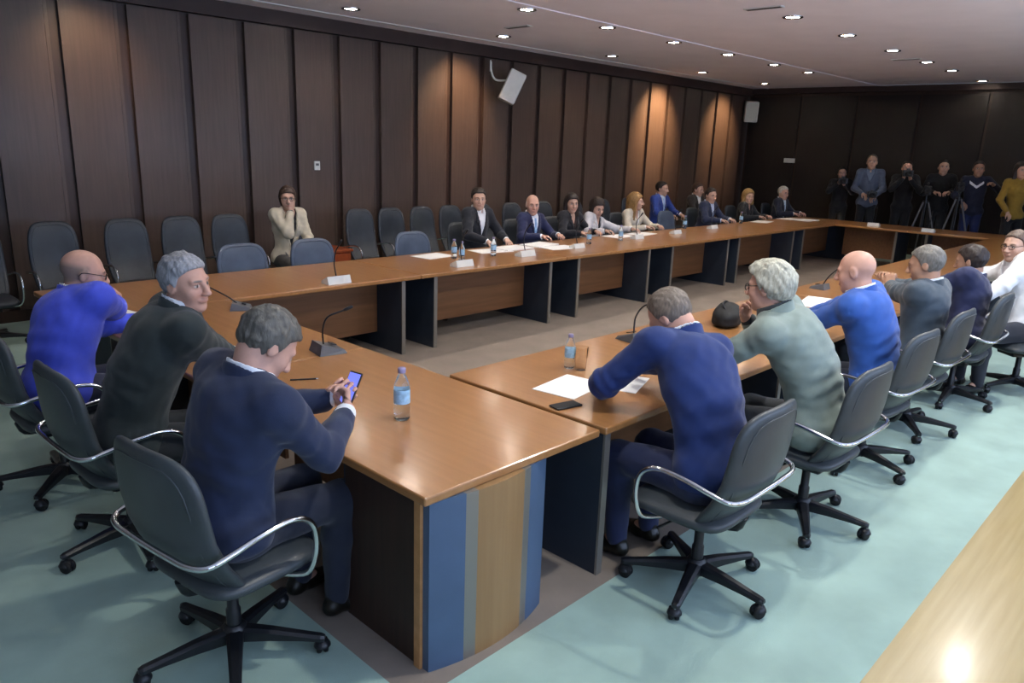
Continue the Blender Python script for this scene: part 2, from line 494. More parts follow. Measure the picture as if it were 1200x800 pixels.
def hand_prims(W, d, pn, side, curl, s, fine):
    """d = direction wrist to knuckles, pn = palm normal, side = +1 left hand, -1 right"""
    d = unit(d); pn = unit(pn-d*(np.dot(pn, d))); lat = np.cross(d, pn)*side    # towards the thumb
    P = []
    if not fine:
        P.append(cap(W, W+d*.07*s, .030*s, .033*s, .015)); P.append(cap(W+d*.07*s, W+d*.10*s+pn*.05*s, .030*s, .022*s, .01)); 
        P.append(cap(W+d*.03*s+lat*.03*s, W+d*.07*s+lat*.055*s+pn*.02*s, .014*s, .011*s, .01))
        return P
    rad = .0092*s
    lens = [(.044, .026, .021), (.048, .030, .022), (.045, .028, .021), (.035, .021, .018)]
    for i in range(4):
        off = (1.5-i)*.0205*s
        k0 = W+lat*off*.55+d*.012*s; k1 = W+lat*off+d*(.088-.004*abs(i-1))*s
        P.append(cap(k0, k1, .016*s, .0125*s, .012))
        a = 0.0; p = k1; c = curl[i] if hasattr(curl, '__len__') else curl
        spread = (1.5-i)*.05
        for j, L in enumerate(lens[i]):
            a += math.radians(c*(1.0, 1.15, .8)[j])
            dr = unit(d*math.cos(a)+pn*math.sin(a)+lat*spread)
            q = p+dr*L*s; P.append(cap(p, q, rad*(1-.06*j), rad*(.94-.08*j), .004)); p = q
    t0 = W+d*.022*s+lat*.024*s; t1 = t0+unit(d*.72+lat*.62+pn*.35)*.042*s
    t2 = t1+unit(d*.85+lat*.30+pn*.45)*.032*s; t3 = t2+unit(d*.85+lat*.05+pn*.55)*.026*s
    P.append(cap(t0, t1, .0165*s, .0125*s, .012)); P.append(cap(t1, t2, .0115*s, .0105*s, .004)); P.append(cap(t2, t3, .0105*s, .0085*s, .004))
    return P

NP = [0]
def person(label, x, y, face, head=None, hd=(0, 0, 0), hl=(.38, .16, .80), hr=(.38, -.16, .80), dirl=None, dirr=None, pl=(0, 0, -1), prr=(0, 0, -1),
           curl=(28, 30, 33, 38), seat=.475, stand=False, skin='fair', hair=None, hairc='#3a2c22', jacket='#222a3a', shirt='#dfe3ea', tie=None,
           trousers='#20242e', shoes='#15130f', glasses=False, grp=None, h=.010, hh=.006, fine=False, female=False, vdeep=.16, lapel=True,
           beard=None, brow='#4a3a30', jk=1.0, polel=(-.5, .75, -.6), poler=(-.5, -.75, -.6), stance=0.0, shirt_collar=True, scale=1.0, legs=True, knee=.12, sleeves=True, cuffs=True, upperf=None, feet=None, bulk=1.0, hsz=1.07, emblem=None):
    root = thing('person', label, 'person', (x, y, 0), math.radians(face), grp)
    NP[0] += 1; seed = NP[0]
    ca, sa = math.cos(math.radians(face)), math.sin(math.radians(face))
    tl = lambda P: V3((P[0]-x)*ca+(P[1]-y)*sa, -(P[0]-x)*sa+(P[1]-y)*ca, P[2])      # world -> local
    s = scale; sB = s*bulk; sH = s*hsz
    pz = (.94 if stand else seat+.085)*(s if stand else 1)
    p0 = V3(-.02, 0, pz)
    H = tl(head) if head is not None else V3(.02, 0, pz+.72*s)
    HR = eul(*hd)
    nb = H-HR@V3(.03, 0, .148)*s*.5-V3(.0, 0, .148)*s*.5          # base of the neck
    L = np.linalg.norm(nb-p0)
    print('person', NP[0], 'reach %.2f' % (L/(.555*s)), 'lean %.0f side %.0f' % (math.degrees(math.atan2(nb[0]-p0[0], nb[2]-p0[2])), math.degrees(math.atan2(nb[1], nb[2]-p0[2]))), label[:40])
    u = L/.555
    cpt = p0+V3(-.015, 0, .27*u)*1.0+(nb-p0)*.10
    pt = lambda t: bez(p0, cpt, nb, t)
    tn = lambda t: unit(pt(min(t+.02, 1))-pt(max(t-.02, 0)))
    def frame(t):
        U = tn(t); Lf = V3(0, 1, 0); Fw = unit(np.cross(Lf, U)); Lf = np.cross(U, Fw); return np.array([Fw, Lf, U])   # rows
    wS = .92 if female else 1.0
    F1, F2, F3 = frame(.15), frame(.62), frame(.92)
    g = s*wS*bulk; shw = s*wS*(1+.45*(bulk-1))
    torso = [ell(pt(.05)+V3(-.005, 0, -.01), V3(.118, .168, .120)*g, F1, .03),
             ell(pt(.30)+F1[0]*.012, V3(.112*jk, .150*jk if not female else .128, .150*u)*g, frame(.3), .06),
             ell(pt(.62)+F2[0]*.008, V3(.118*jk, .166*jk, .165*u)*g, F2, .06),
             ell(pt(.80)+F3[0]*-.015, V3(.098, .165, .100)*g, F3, .05)]
    if female:
        for q in (1, -1): torso.append(ell(pt(.62)+F2[0]*.085*g+F2[1]*q*.070*g, V3(.052, .058, .060)*g, F2, .04))
    S = {}
    for q in (1, -1): S[q] = nb-F3[2]*.042*s+F3[1]*q*.182*shw+F3[0]*(.0)
    for q in (1, -1):
        torso.append(cap(nb-F3[2]*.022*s+F3[1]*q*.05*s, S[q]-F3[1]*q*.012, .058*g, .056*g, .05))
    # arms
    l1, l2 = .295*s, .265*s
    arms = {}; hands = []
    for q, hw, dr, pn, pole in ((1, hl, dirl, pl, polel), (-1, hr, dirr, prr, poler)):
        if hw is None: continue
        W = V3(*hw)
        E_, W = ik(S[q], W, l1, l2, V3(*pole))
        arms[q] = (S[q], E_, W)
        d = unit(W-E_) if dr is None else unit(V3(*dr))
        hands += hand_prims(W, d, V3(*pn), q, curl, s*.98*(.93 if female else 1), fine)
    body = [p.infl(-.012) for p in torso]
    for q in arms:
        a, b, c = arms[q]
        body += [cap(a, b, .050*g, .042*g, .03), cap(b, c, .041*g, .0275*g, .02), cap(c, c+unit(c-b)*.02, .0265*g, .024*g, .015)]
    body += hands
    hp = rotp(head_prims(sH), HR, H)
    neck_a, neck_b = nb-F3[2]*.03*s, H+HR@(V3(-.022, 0, -.055)*s)
    rn = (.050 if female else .062)*s*(1+.4*(bulk-1))
    body += [cap(neck_a, neck_b, rn*1.12, rn*.96, .03)] + hp
    # legs
    legp = []; ank = {}
    for i, q in enumerate((1, -1)):
        hip = V3(-.01, q*.088, pz-.005)
        if stand:
            kn = V3(.02+stance*q*.5, q*.10, pz*.53); an = V3(-.02+stance*q, q*.11, .085)
        else:
            kn = V3(.43*s, q*knee, seat+.045); an = V3(.40*s, q*(knee+.0), .09) if feet is None else V3(feet[0], q*feet[1], .09)
            L2 = an-kn; an = kn+unit(L2)*min(np.linalg.norm(L2), .46) if an[2] > .1 else an
        ank[q] = an
        legp += [cap(hip, kn, .084*g, .060*g, .04), cap(kn, kn+(an-kn)*.35, .058*g, .057*g, .03), cap(kn+(an-kn)*.35, an, .056*g, .038*g, .03)]
    if legs:
        body += [p.infl(-.012) for p in legp]
        for q in ank: body.append(cap(ank[q], ank[q]+V3(.10, 0, -.055), .032, .026, .03))
    f = Field(body, hh)
    P, Fc = f.mesh()
    # tint: colours of skin, lips, brows, eyes; skin darkened round the eyes
    base = np.array(SKIN[skin]); n = len(P)
    colr = np.tile(base, (n, 1))
    Q = (P-H)@HR/sH
    mix = lambda m, c: colr.__setitem__(slice(None), colr*(1-m[:, None])+np.array(c)[None]*m[:, None])
    sm = lambda d, w_: np.clip(.5-d/w_, 0, 1)
    wd = max(.25, hh/.012)
    ey = lambda cy, cz, ry, rz: np.minimum(np.sqrt(((np.abs(Q[:, 1])-cy)/ry)**2+((Q[:, 2]-cz)/rz)**2)-1, 9)+(Q[:, 0] < .05)*9
    mix(sm(ey(.0, -.063, .026, .0085), wd*1.6)*.55, (.42, .13, .11) if female else (.40, .17, .135))
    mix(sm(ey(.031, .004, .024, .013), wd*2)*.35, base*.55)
    if not glasses or fine or True:
        mix(sm(ey(.031, .004, .0135, .0062), wd)*.9, (.62, .58, .54)); mix(sm(ey(.031, .004, .0068, .0066), wd)*.95, (.035, .025, .02))
        mix(sm(ey(.031, .0115, .0150, .0022), wd)*.8, (.05, .035, .03))
    bc = rgb(brow)[:3]
    mix(sm(ey(.031, .0255-.0, .019, .0050), wd)*.85, bc)
    mix(sm(np.sqrt(((np.abs(Q[:, 1])-.03)/.02)**2+((Q[:, 0]-.075)/.025)**2+((Q[:, 2]+.03)/.022)**2)-1, 1.5)*.22, (.60, .22, .17))
    if beard:
        bm = np.clip((-.035-Q[:, 2])/.02, 0, 1)*np.clip((Q[:, 0]+.005)/.02, 0, 1)*np.clip((Q[:, 2]+.14)/.02, 0, 1)
        bm *= np.clip(np.sqrt((Q[:, 1]/.026)**2+((Q[:, 2]+.063)/.011)**2)-.6, 0, 1)
        mix(bm*beard[1], rgb(beard[0])[:3])
    if hair in ('shaved', 'baldrim'):
        cut = np.where(Q[:, 0] > .02, .2, np.where(Q[:, 0] > -.02, .03, -.075+.0*Q[:, 0]))
        hm = np.clip((Q[:, 2]-(-.03-.5*np.clip(-Q[:, 0], 0, .1)))/.015, 0, 1)*np.clip((.055-Q[:, 2])/.03, 0, 1)*np.clip((.025-Q[:, 0])/.02, 0, 1)*(np.linalg.norm(Q-np.array([-.01, 0, .02]), axis=1) > .0)*(np.abs(P-H).max(1) < .14*sH)
        hm *= (1-np.clip(1-np.abs(np.sqrt(((Q[:, 0]+.008)/.022)**2+((Q[:, 2]+.004)/.036)**2))/1.0, 0, 1)*(np.abs(Q[:, 1]) > .07))
        mix(hm*(.55 if hair == 'shaved' else .75), rgb(hairc)[:3])
    np_mesh('body', P, Fc, m_skin, root, colr, 1)
    # hair
    if hair and hair not in ('bald', 'shaved', 'baldrim'):
        big = hair in ('long', 'bob', 'bun')
        t = {'short': .011, 'crop': .007, 'full': .012, 'swept': .020, 'long': .018, 'bob': .020, 'bun': .012, 'receding': .009}[hair]
        hs = [ell(V3(-.014, 0, .030)*sH, V3(.100+t, .077+t*.9, .090+t)*sH, I3, .02), ell(V3(.024, 0, -.02)*sH, V3(.064+t*.6, .061+t*.8, .085)*sH, I3, .03)]
        if hair == 'swept': hs += [ell(V3(.035, 0, .098)*sH, V3(.062, .060, .026)*sH, I3, .03), ell(V3(-.075, 0, .0)*sH, V3(.045, .07, .075)*sH, I3, .03)]
        if big:
            hs += [ell(V3(-.045, 0, -.02)*sH, V3(.075, .085, .10)*sH, I3, .03)]
            zl = {'long': -.25, 'bob': -.12, 'bun': -.02}[hair]
            if hair != 'bun':
                for q in (1, -1): hs += [cap(V3(-.005, q*.072, .02)*sH, V3(.005 if hair == 'long' else .0, q*.088, zl)*sH, .032*sH, .034*sH, .03)]
                hs += [cap(V3(-.06, 0, 0)*sH, V3(-.075, 0, zl)*sH, .07*sH, .055*sH, .04)]
            else: hs += [ell(V3(-.105, 0, .06)*sH, V3(.04, .042, .04)*sH, I3, .015)]
        hf = Field(hs, max(hh*.8, .0045), .03)
        X, Y, Z = hf.grid()
        X, Y, Z = X/sH, Y/sH, Z/sH
        ax = np.interp(X, [-.12, -.06, -.02, -.008, .012, .03, .055, .085, .12],
                       [-.098, -.088, -.050, .010, -.012, .050, .074, .088, .098] if not big else [-.4, -.4, -.4, -.4, -.4, .02, .060, .070, .08])
        if hair == 'receding': ax = np.interp(X, [-.12, -.06, -.02, -.008, .012, .03, .045, .06], [-.085, -.075, -.045, .005, .0, .07, .105, .16])
        if hair == 'full' or hair == 'swept': ax = ax-.008*(X > .03)
        ax = ax+np.where(X > .02, -.35*np.maximum(np.abs(Y)-.035, 0)*(0 if not big else 1), 0)
        reg = (ax+wob(X, Y, Z, 90, seed+7)*.006-Z)*.75
        nz = wob(X, Y, Z, 70, seed)*.0040+wob(X, Y*1.5, Z*.6, 150, seed+3)*.0026+wob(X, Y*1.5, Z*.6, 300, 8)*.0012
        if hair == 'full' or hair == 'swept': nz = nz*1.7
        a_ = hf.v+nz*sH
        hf.v = (-smin(-a_, -(reg*sH), .010)).astype(np.float32)
        # keep the hair a shell: nothing deeper than the scalp needs it
        Ph, Fh = hf.mesh()
        if len(Ph):
            np_mesh('hair', Ph@HR.T+H, Fh, hairm(hairc), root, None, 1)
    # trousers and shoes
    if legs and trousers:
        tf = Field([p.infl(.006) for p in legp]+[ell(p0+V3(-.005, 0, -.02), V3(.124, .172, .105)*g, I3, .04)], h)
        X, Y, Z = tf.grid()
        tf.v = np.maximum(tf.v+wob(X, Y, Z, 45, seed)*.004, (.055-Z)+0*tf.v).astype(np.float32)
        Pt, Ft = tf.mesh(); np_mesh('trousers', Pt, Ft, cloth(trousers), root)
        for q in ank:
            a = ank[q]
            if stand or True:
                mb = Field([cap(a+V3(-.035, 0, -.045), a+V3(.07, q*.008, -.052), .036, .038, .02), cap(a+V3(.06, q*.008, -.056), a+V3(.165, q*.012, -.062), .038, .030, .03), cap(a+V3(-.015, 0, -.04), a+V3(-.01, 0, .01), .040, .040, .02)], max(.006, h*.7))
                X, Y, Z = mb.grid(); mb.v = np.maximum(mb.v, .002-Z).astype(np.float32)
                Ps, Fs = mb.mesh(); np_mesh('shoe', Ps, Fs, mat('shoe '+shoes, shoes, .35, var=.1, scale=30), root)
    # shirt
    hp_ = p0
    Rc = frame(.72); cc = pt(.72)
    tf3 = [p.infl(.002) for p in torso]
    vb = -vdeep                       # bottom of the V, along the chest axis
    def wid(qz, w1): return np.interp(qz, [vb, .13], [0.0, w1])
    if shirt:
        sf = Field(tf3, h)
        qx, qy, qz = sf.local(cc, Rc)
        if not shirt_collar:
            cutd = np.minimum(np.interp(qz, [-.02, .13], [0, .07])-np.abs(qy), qx-.0)
            sf.v = np.maximum(sf.v, cutd).astype(np.float32)
        Ps, Fs = sf.mesh(); so = np_mesh('shirt', Ps, Fs, cloth(shirt, .8, .05), root)
        if shirt_collar:
            cf = Field([cap(neck_a-F3[2]*.0, neck_a+unit(neck_b-neck_a)*.12, rn*1.12+.019, rn*1.05+.016)], max(.0055, hh*.8), .02)
            inner = Field([cap(neck_a-F3[2]*.03, neck_a+unit(neck_b-neck_a)*.16, rn*1.12+.006, rn*1.05+.004)], cf.h, like=cf)
            qx, qy, qz = cf.local(neck_a, np.array([Rc[0], Rc[1], unit(neck_b-neck_a)]))
            gap = np.minimum(.012-np.abs(qy), qx) if not tie else qx*0-1
            cf.v = vmax([cf.v, -inner.v, qz-(.072-.30*qx)*s+0*cf.v, .0-qz+0*cf.v, gap+0*cf.v]).astype(np.float32)
            Ps, Fs = cf.mesh(); np_mesh('shirt_collar', Ps, Fs, cloth(shirt, .8, .05), root)
        if tie:
            kf = Field([p.infl(.011) for p in torso], max(h*.8, .006))
            qx, qy, qz = kf.local(cc, Rc)
            wtie = np.interp(qz, [-.30, -.1, .10, .13, .16], [.042, .034, .018, .020, .024])
            kf.v = vmax([kf.v, np.abs(qy)-wtie+0*kf.v, .03-qx+0*kf.v, qz-.165+0*kf.v, -.30-qz+0*kf.v]).astype(np.float32)
            Ps, Fs = kf.mesh(); np_mesh('tie', Ps, Fs, cloth(tie, .6, .15), root)
    # jacket
    if jacket:
        jt = [p.infl(.013) for p in torso]+[ell(pt(.02)+V3(-.005, 0, 0), V3(.132, .180, .118)*g, F1, .06)]
        ja = []
        for q in arms:
            a, b, c = arms[q]
            if sleeves:
                e_ = c-unit(c-b)*.030
                ja += [cap(a-F3[1]*q*.01, b, .066*g, .057*g, .05), cap(b, e_, .058*g, .044*g, .03)]
            else: ja += [cap(a, a+(b-a)*.45, .062*g, .058*g, .05)]
        jf = Field(jt+ja, h)
        fT = Field(jt, h, like=jf); fA = Field(ja, h, like=jf)
        X, Y, Z = jf.grid()
        wr = wob(X, Y, Z, 24, seed)*.007+wob(X, Y, Z*1.3, 55, seed+5)*.0045
        for q in arms:                                          # folds gathered at elbow and armpit
            for b, rad, am in ((arms[q][1], .10, .0055), (arms[q][0]*.8+arms[q][1]*.2, .09, .0045)):
                dd = np.sqrt((X-b[0])**2+(Y-b[1])**2+(Z-b[2])**2)
                ud = unit(arms[q][2]-arms[q][0]); al = (X-b[0])*ud[0]+(Y-b[1])*ud[1]+(Z-b[2])*ud[2]
                wr = wr+np.exp(-(dd/rad)**2)*np.sin(al*85+5.5*wob(X, Y, Z, 13, seed+4))*am
        # creases across the small of the back
        ux, uy, uz = jf.local(pt(.38), frame(.38))
        wr = wr+np.exp(-(uz/.13)**2)*np.clip(-ux*12, 0, 1)*np.sin(uz*60+7*np.abs(uy)+5*wob(X, Y, Z, 9, seed+2))*.0042
        fT.v = fT.v+wr.astype(np.float32)
        qx, qy, qz = jf.local(cc, Rc)
        if vdeep > 0:
            cut = np.minimum(np.minimum(wid(qz, .075)-np.abs(qy), qx-.01), qz-vb)
            fT.v = np.maximum(fT.v, cut).astype(np.float32)
        fT.v = np.maximum(fT.v, (pz-(.10 if stand else .085))-Z).astype(np.float32)
        fA.v = fA.v+wr.astype(np.float32)
        jf.v = smin(fT.v, fA.v, .05)
        if vdeep > 0:
            cut = np.minimum(np.minimum(np.minimum(wid(qz, .070)-np.abs(qy), qx-.01), qz-vb), fA.v-.012)
            jf.v = np.maximum(jf.v, cut).astype(np.float32)
        Pj, Fj = jf.mesh(); jo = np_mesh('jacket' if lapel else 'top', Pj, Fj, cloth(jacket), root)
        if lapel:
            lf = Field([p.infl(.020) for p in torso], h)
            qx, qy, qz = lf.local(cc, Rc)
            wv = wid(qz, .075); lw = np.interp(qz, [vb, vb+.16, .03, .05, .13], [.004, .05, .075, .05, .035])
            ins = Field([p.infl(.008) for p in torso], h, like=lf)
            lf.v = vmax([lf.v, -ins.v, wv-.002-np.abs(qy)+0*lf.v, np.abs(qy)-wv-lw+0*lf.v, .0-qx+0*lf.v, vb-qz+0*lf.v, qz-.15+0*lf.v]).astype(np.float32)
            Pl, Fl = lf.mesh(); np_mesh('lapel', Pl, Fl, cloth(jacket), jo)
            nu = unit(neck_b-neck_a)
            cf = Field([cap(neck_a-nu*.02, neck_a+nu*.09, rn*1.12+.036, rn*1.05+.027)], max(.006, hh), .02)
            inner = Field([cap(neck_a-nu*.05, neck_a+nu*.13, rn*1.12+.021, rn*1.05+.016)], cf.h, like=cf)
            qx, qy, qz = cf.local(neck_a, np.array([Rc[0], Rc[1], nu]))
            cf.v = vmax([cf.v, -inner.v, qz-(.050-.40*qx)*s+0*cf.v, -.02-qz+0*cf.v, qx-.03+0*cf.v]).astype(np.float32)
            Pl, Fl = cf.mesh(); np_mesh('collar', Pl, Fl, cloth(jacket), jo)
        if cuffs and shirt and sleeves:
            for q in arms:
                a, b, c = arms[q]; dd = unit(c-b)
                kf = Field([cap(c-dd*.055, c-dd*.012, .0395*g, .0375*g)], max(.006, h*.6)); Pk, Fk = kf.mesh()
                np_mesh('cuff', Pk, Fk, cloth(shirt, .8, .05), root)
    if emblem:
        ef = Field([p.infl(.017) for p in torso], .008); ei = Field([p.infl(.006) for p in torso], .008, like=ef)
        qx, qy, qz = ef.local(cc, Rc)
        ef.v = vmax([ef.v, -ei.v, np.abs(qz+.0-.75*np.abs(qy))-.028+0*ef.v, np.abs(qy)-.12+0*ef.v, .02-qx+0*ef.v]).astype(np.float32)
        Pe, Fe = ef.mesh(); np_mesh('chest_emblem', Pe, Fe, mat('white print', emblem, .8, var=.05), jo)
    if glasses:
        mb = MB(); T = lambda a: HR@(V3(*a)*sH)+H
        for q in (1, -1):
            ring = [T((.104-.10*abs(.031*q+math.cos(a)*.022)*.6, q*.031+math.cos(a)*.023, .003+math.sin(a)*.017)) for a in [2*PI*i/16 for i in range(16)]]
            mb.tube(ring, .0022, m_frame, 6, closed=True)
            mb.tube([T((.098, q*.054, .010)), T((.06, q*.074, .012)), T((-.01, q*.0865, .012)), T((-.03, q*.085, -.008))], .0024, m_frame, 6, sub=4)
        mb.tube([T((.106, -.009, .010)), T((.110, 0, .013)), T((.106, .009, .010))], .0022, m_frame, 6, sub=3)
        mb.build('glasses', root)
    root['_dbg'] = 1; del root['_dbg']
    return root, dict(arms=arms, H=H, HR=HR, nb=nb)

# ================================================================ THE ROOM
X0, X1, Y0, Y1, HC = -2.5, 17.46, -2.5, 9.0, 3.44
fb = MB()
xs = [X0, 1.45, 15.7, X1]; ys = [Y0, 0.70, 1.79, 6.75, Y1]
for i in range(3):
    for j in range(4):
        m = m_floorwood if j == 0 else (m_beige if (i == 1 and j == 2) else m_carpet)
        a, b, c, d = xs[i], xs[i+1], ys[j], ys[j+1]
        fb.add([(a, c, 0), (b, c, 0), (b, d, 0), (a, d, 0), (a, c, -.1), (b, c, -.1), (b, d, -.1), (a, d, -.1)], [(0, 1, 2, 3), (7, 6, 5, 4), (0, 4, 5, 1), (1, 5, 6, 2), (2, 6, 7, 3), (3, 7, 4, 0)], m)
struct(fb.build('floor'))
# ceiling: a middle field a little higher than the band along the panelled wall
cb = MB()
cb.box(((X0+X1)/2, (Y0+6.08)/2, HC+.11), (X1-X0, 6.08-Y0, .20), m_ceiling)
cb.box(((X0+X1)/2, (Y1+6.08)/2, HC+.10), (X1-X0, Y1-6.08, .20), m_ceiling)
struct(cb.build('ceiling'))
tb = MB(); tb.box(((X0+X1)/2, 8.52, HC-.004), (X1-X0, .035, .012), m_white); struct(tb.build('trim_1'))
# panelled wall
wb = MB()
wb.box(((X0+X1)/2, Y1+.10, HC/2), (X1-X0+.2, .16, HC), m_batten)
k = -8
while True:
    xb = 2.62+.662*k            # centre of a dark batten recess
    k += 1
    if xb-.05 < X0: continue
    if xb+.66 > X1: break
    wb.box((xb+.05+.262, Y1-.005, 1.66), (.524, .05, 3.20), m_panel)
    wb.box((xb+.60-.007, Y1-.005, 1.66), (.034, .05, 3.20), m_panel)
struct(wb.build('wall_left'))
fm = MB(); fm.box(((X0+X1)/2, Y1-.05, HC-.085), (X1-X0, .10, .17), m_fascia); struct(fm.build('trim_2'))
bb = MB(); bb.box(((X0+X1)/2, Y1-.045, .06), (X1-X0, .02, .12), m_batten); struct(bb.build('baseboard_left'))
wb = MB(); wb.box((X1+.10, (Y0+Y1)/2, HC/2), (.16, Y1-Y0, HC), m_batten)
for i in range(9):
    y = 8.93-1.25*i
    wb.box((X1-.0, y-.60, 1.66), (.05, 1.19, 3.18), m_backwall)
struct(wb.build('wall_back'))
fm = MB(); fm.box((X1-.05, (Y0+Y1)/2, HC-.06), (.10, Y1-Y0, .12), m_fascia); struct(fm.build('trim_3'))
bb = MB(); bb.box((X1-.035, (Y0+Y1)/2, .06), (.02, Y1-Y0, .12), m_batten); struct(bb.build('baseboard_back'))
wb = MB(); wb.box((X0-.08, (Y0+Y1)/2, HC/2), (.16, Y1-Y0+.3, HC), m_wallplain); struct(wb.build('wall_front'))
# window wall behind the right-hand row (daylight side)
wins = [(-1.6, .6), (1.2, 3.4), (4.0, 6.2), (6.8, 9.0), (9.6, 11.8), (12.4, 14.6)]
wb = MB()
wb.box(((X0+X1)/2, Y0-.10, .45), (X1-X0, .2, .9), m_wallplain); wb.box(((X0+X1)/2, Y0-.10, 3.20), (X1-X0, .2, .5), m_wallplain)
xx = X0
for a, b in wins+[(X1, X1)]:
    if a > xx: wb.box(((xx+a)/2, Y0-.10, 1.925), (a-xx, .2, 2.05), m_wallplain)
    xx = b
struct(wb.build('wall_right'))
m_pane = bpy.data.materials.new('window pane'); m_pane.use_nodes = True
_n = m_pane.node_tree; _n.nodes.clear()
_o = _n.nodes.new('ShaderNodeOutputMaterial'); _t = _n.nodes.new('ShaderNodeBsdfTransparent'); _g = _n.nodes.new('ShaderNodeBsdfGlossy'); _mx = _n.nodes.new('ShaderNodeMixShader')
_g.inputs['Roughness'].default_value = .02; _mx.inputs[0].default_value = .06
_n.links.new(_t.outputs[0], _mx.inputs[1]); _n.links.new(_g.outputs[0], _mx.inputs[2]); _n.links.new(_mx.outputs[0], _o.inputs[0])
for i, (a, b) in enumerate(wins):
    f = MB(); cx = (a+b)/2
    for z in (.93, 2.92): f.box((cx, Y0-.08, z), (b-a, .08, .06), m_white)
    for x in (a+.03, cx, b-.03): f.box((x, Y0-.08, 1.925), (.06, .08, 1.93), m_white)
    fo = struct(f.build('window_%d' % (i+1)))
    p = MB(); p.box((cx, Y0-.09, 1.925), (b-a-.1, .006, 1.93), m_pane); p.build('pane', fo)
    l = bpy.data.lights.new('daylight', 'AREA'); l.shape = 'RECTANGLE'; l.size = b-a; l.size_y = 2.0; l.energy = WINDOW_W*[1, 1, 1, 1, .5, .1][i]; l.color = WINDOW_COL
    lo = bpy.data.objects.new('daylight', l); COL.objects.link(lo); lo.location = (cx, Y0-.35, 2.0); lo.rotation_euler = (math.radians(90+8), 0, 0)
    lo.rotation_euler = Vector((0, 1, .60)).to_track_quat('-Z', 'Z').to_euler()

# ---------------------------------------------------------------- ceiling lights
def downlight(x, y, z, label, power, colr, wash=False):
    power *= PW.get((round(x, 1), y), 1.0)
    t = thing('downlight', label, 'ceiling light', (x, y, z), 0, 'recessed downlights in the ceiling')
    r = MB(); r.lathe([(.112, 0), (.112, -.010), (.100, -.014), (.078, -.010), (.072, 0)], m_chrome, 28); r.build('trim_ring', t)
    g = MB(); g.lathe([(.0001, -.004), (.072, -.004)], m_lampglow, 24); g.build('lamp_lens', t)
    l = bpy.data.lights.new('lamp_light', 'SPOT'); l.energy = power; l.color = colr; l.spot_size = math.radians(140); l.spot_blend = .6; l.shadow_soft_size = .07
    lo = bpy.data.objects.new('lamp_light', l); COL.objects.link(lo); lo.parent = t; lo.location = (0, 0, -.03)
    if wash:                # swivelled towards the panelled wall
        lo.location = (0, .03, -.05); l.spot_size = math.radians(74); l.spot_blend = .9; lo.rotation_euler = Vector((0, 1, -1.0)).to_track_quat('-Z', 'Y').to_euler()
ORD = ['first', 'second', 'third', 'fourth', 'fifth', 'sixth', 'seventh', 'eighth', 'ninth', 'tenth', 'eleventh', 'twelfth']
PW = {(2.9, 8.0): 1.5, (5.5, 8.0): .45, (8.1, 8.0): 3.6, (10.6, 8.0): .6, (13.5, 8.0): 13.0, (16.1, 8.0): 7.0, (1.9, 6.25): .35, (3.5, 6.25): .7, (1.9, 4.05): .4, (14.2, 6.25): .2, (12.8, 6.25): .6, (14.9, 4.05): .15, (13.6, 4.05): .3, (11.9, 4.05): .6, (17.0, 4.05): .08}
rows = [('along the wood-panelled wall', 8.0, HC, [2.9, 5.5, 8.05, 10.6, 13.5, 16.1]),
        ('in the middle of the ceiling', 6.25, HC, [1.9, 3.45, 5.0, 6.65, 8.15, 9.7, 11.25, 12.85, 14.25]),
        ('on the window side of the ceiling', 4.05, HC+.01, [1.9, 3.5, 5.2, 7.0, 8.65, 10.25, 11.95, 13.55, 14.95, 17.0])]
for nm, y, z, L in rows:
    for i, x in enumerate(L):
        downlight(x, y, z, 'recessed downlight %s, %s from near end' % (nm, ORD[i]), LAMP_W, ((1.0, .62, .32) if i in (0, 2, 3, 4, 5) else LAMP_COL) if y > 7 else LAMP_COL, y > 7 and i in (0, 2, 4, 5))
for i, x in enumerate([2.6, 4.6, 6.6, 8.6]):
    downlight(x, 1.25, HC+.01, 'recessed downlight above the window side chairs, %s from near end' % ORD[i], LAMP_W*[3.2, 3.6, 4.6, 5.0][i], (1.0, .98, .93))
for (px, py, lb) in ((895, 10, 'thin slotted air vent in the ceiling, nearest the photo top edge'), (607, 31, 'thin slotted air vent in the ceiling band near the panelled wall'), (1062, 70, 'thin slotted air vent in the ceiling above the window side, far one')):
    p = at_z(px, py, HC)
    v = thing('air_vent', lb, 'vent', (p[0], p[1], HC+(.01 if p[1] < 6.08 else 0)), 0, 'slotted ceiling vents')
    f = MB(); f.box((0, 0, -.006), (.10, .42, .012), m_white, bev=.004); f.build('vent_frame', v)
    s_ = MB()
    for q in (-.022, 0, .022): s_.box((q, 0, -.0125), (.012, .38, .004), m_black)
    s_.build('slot', v)

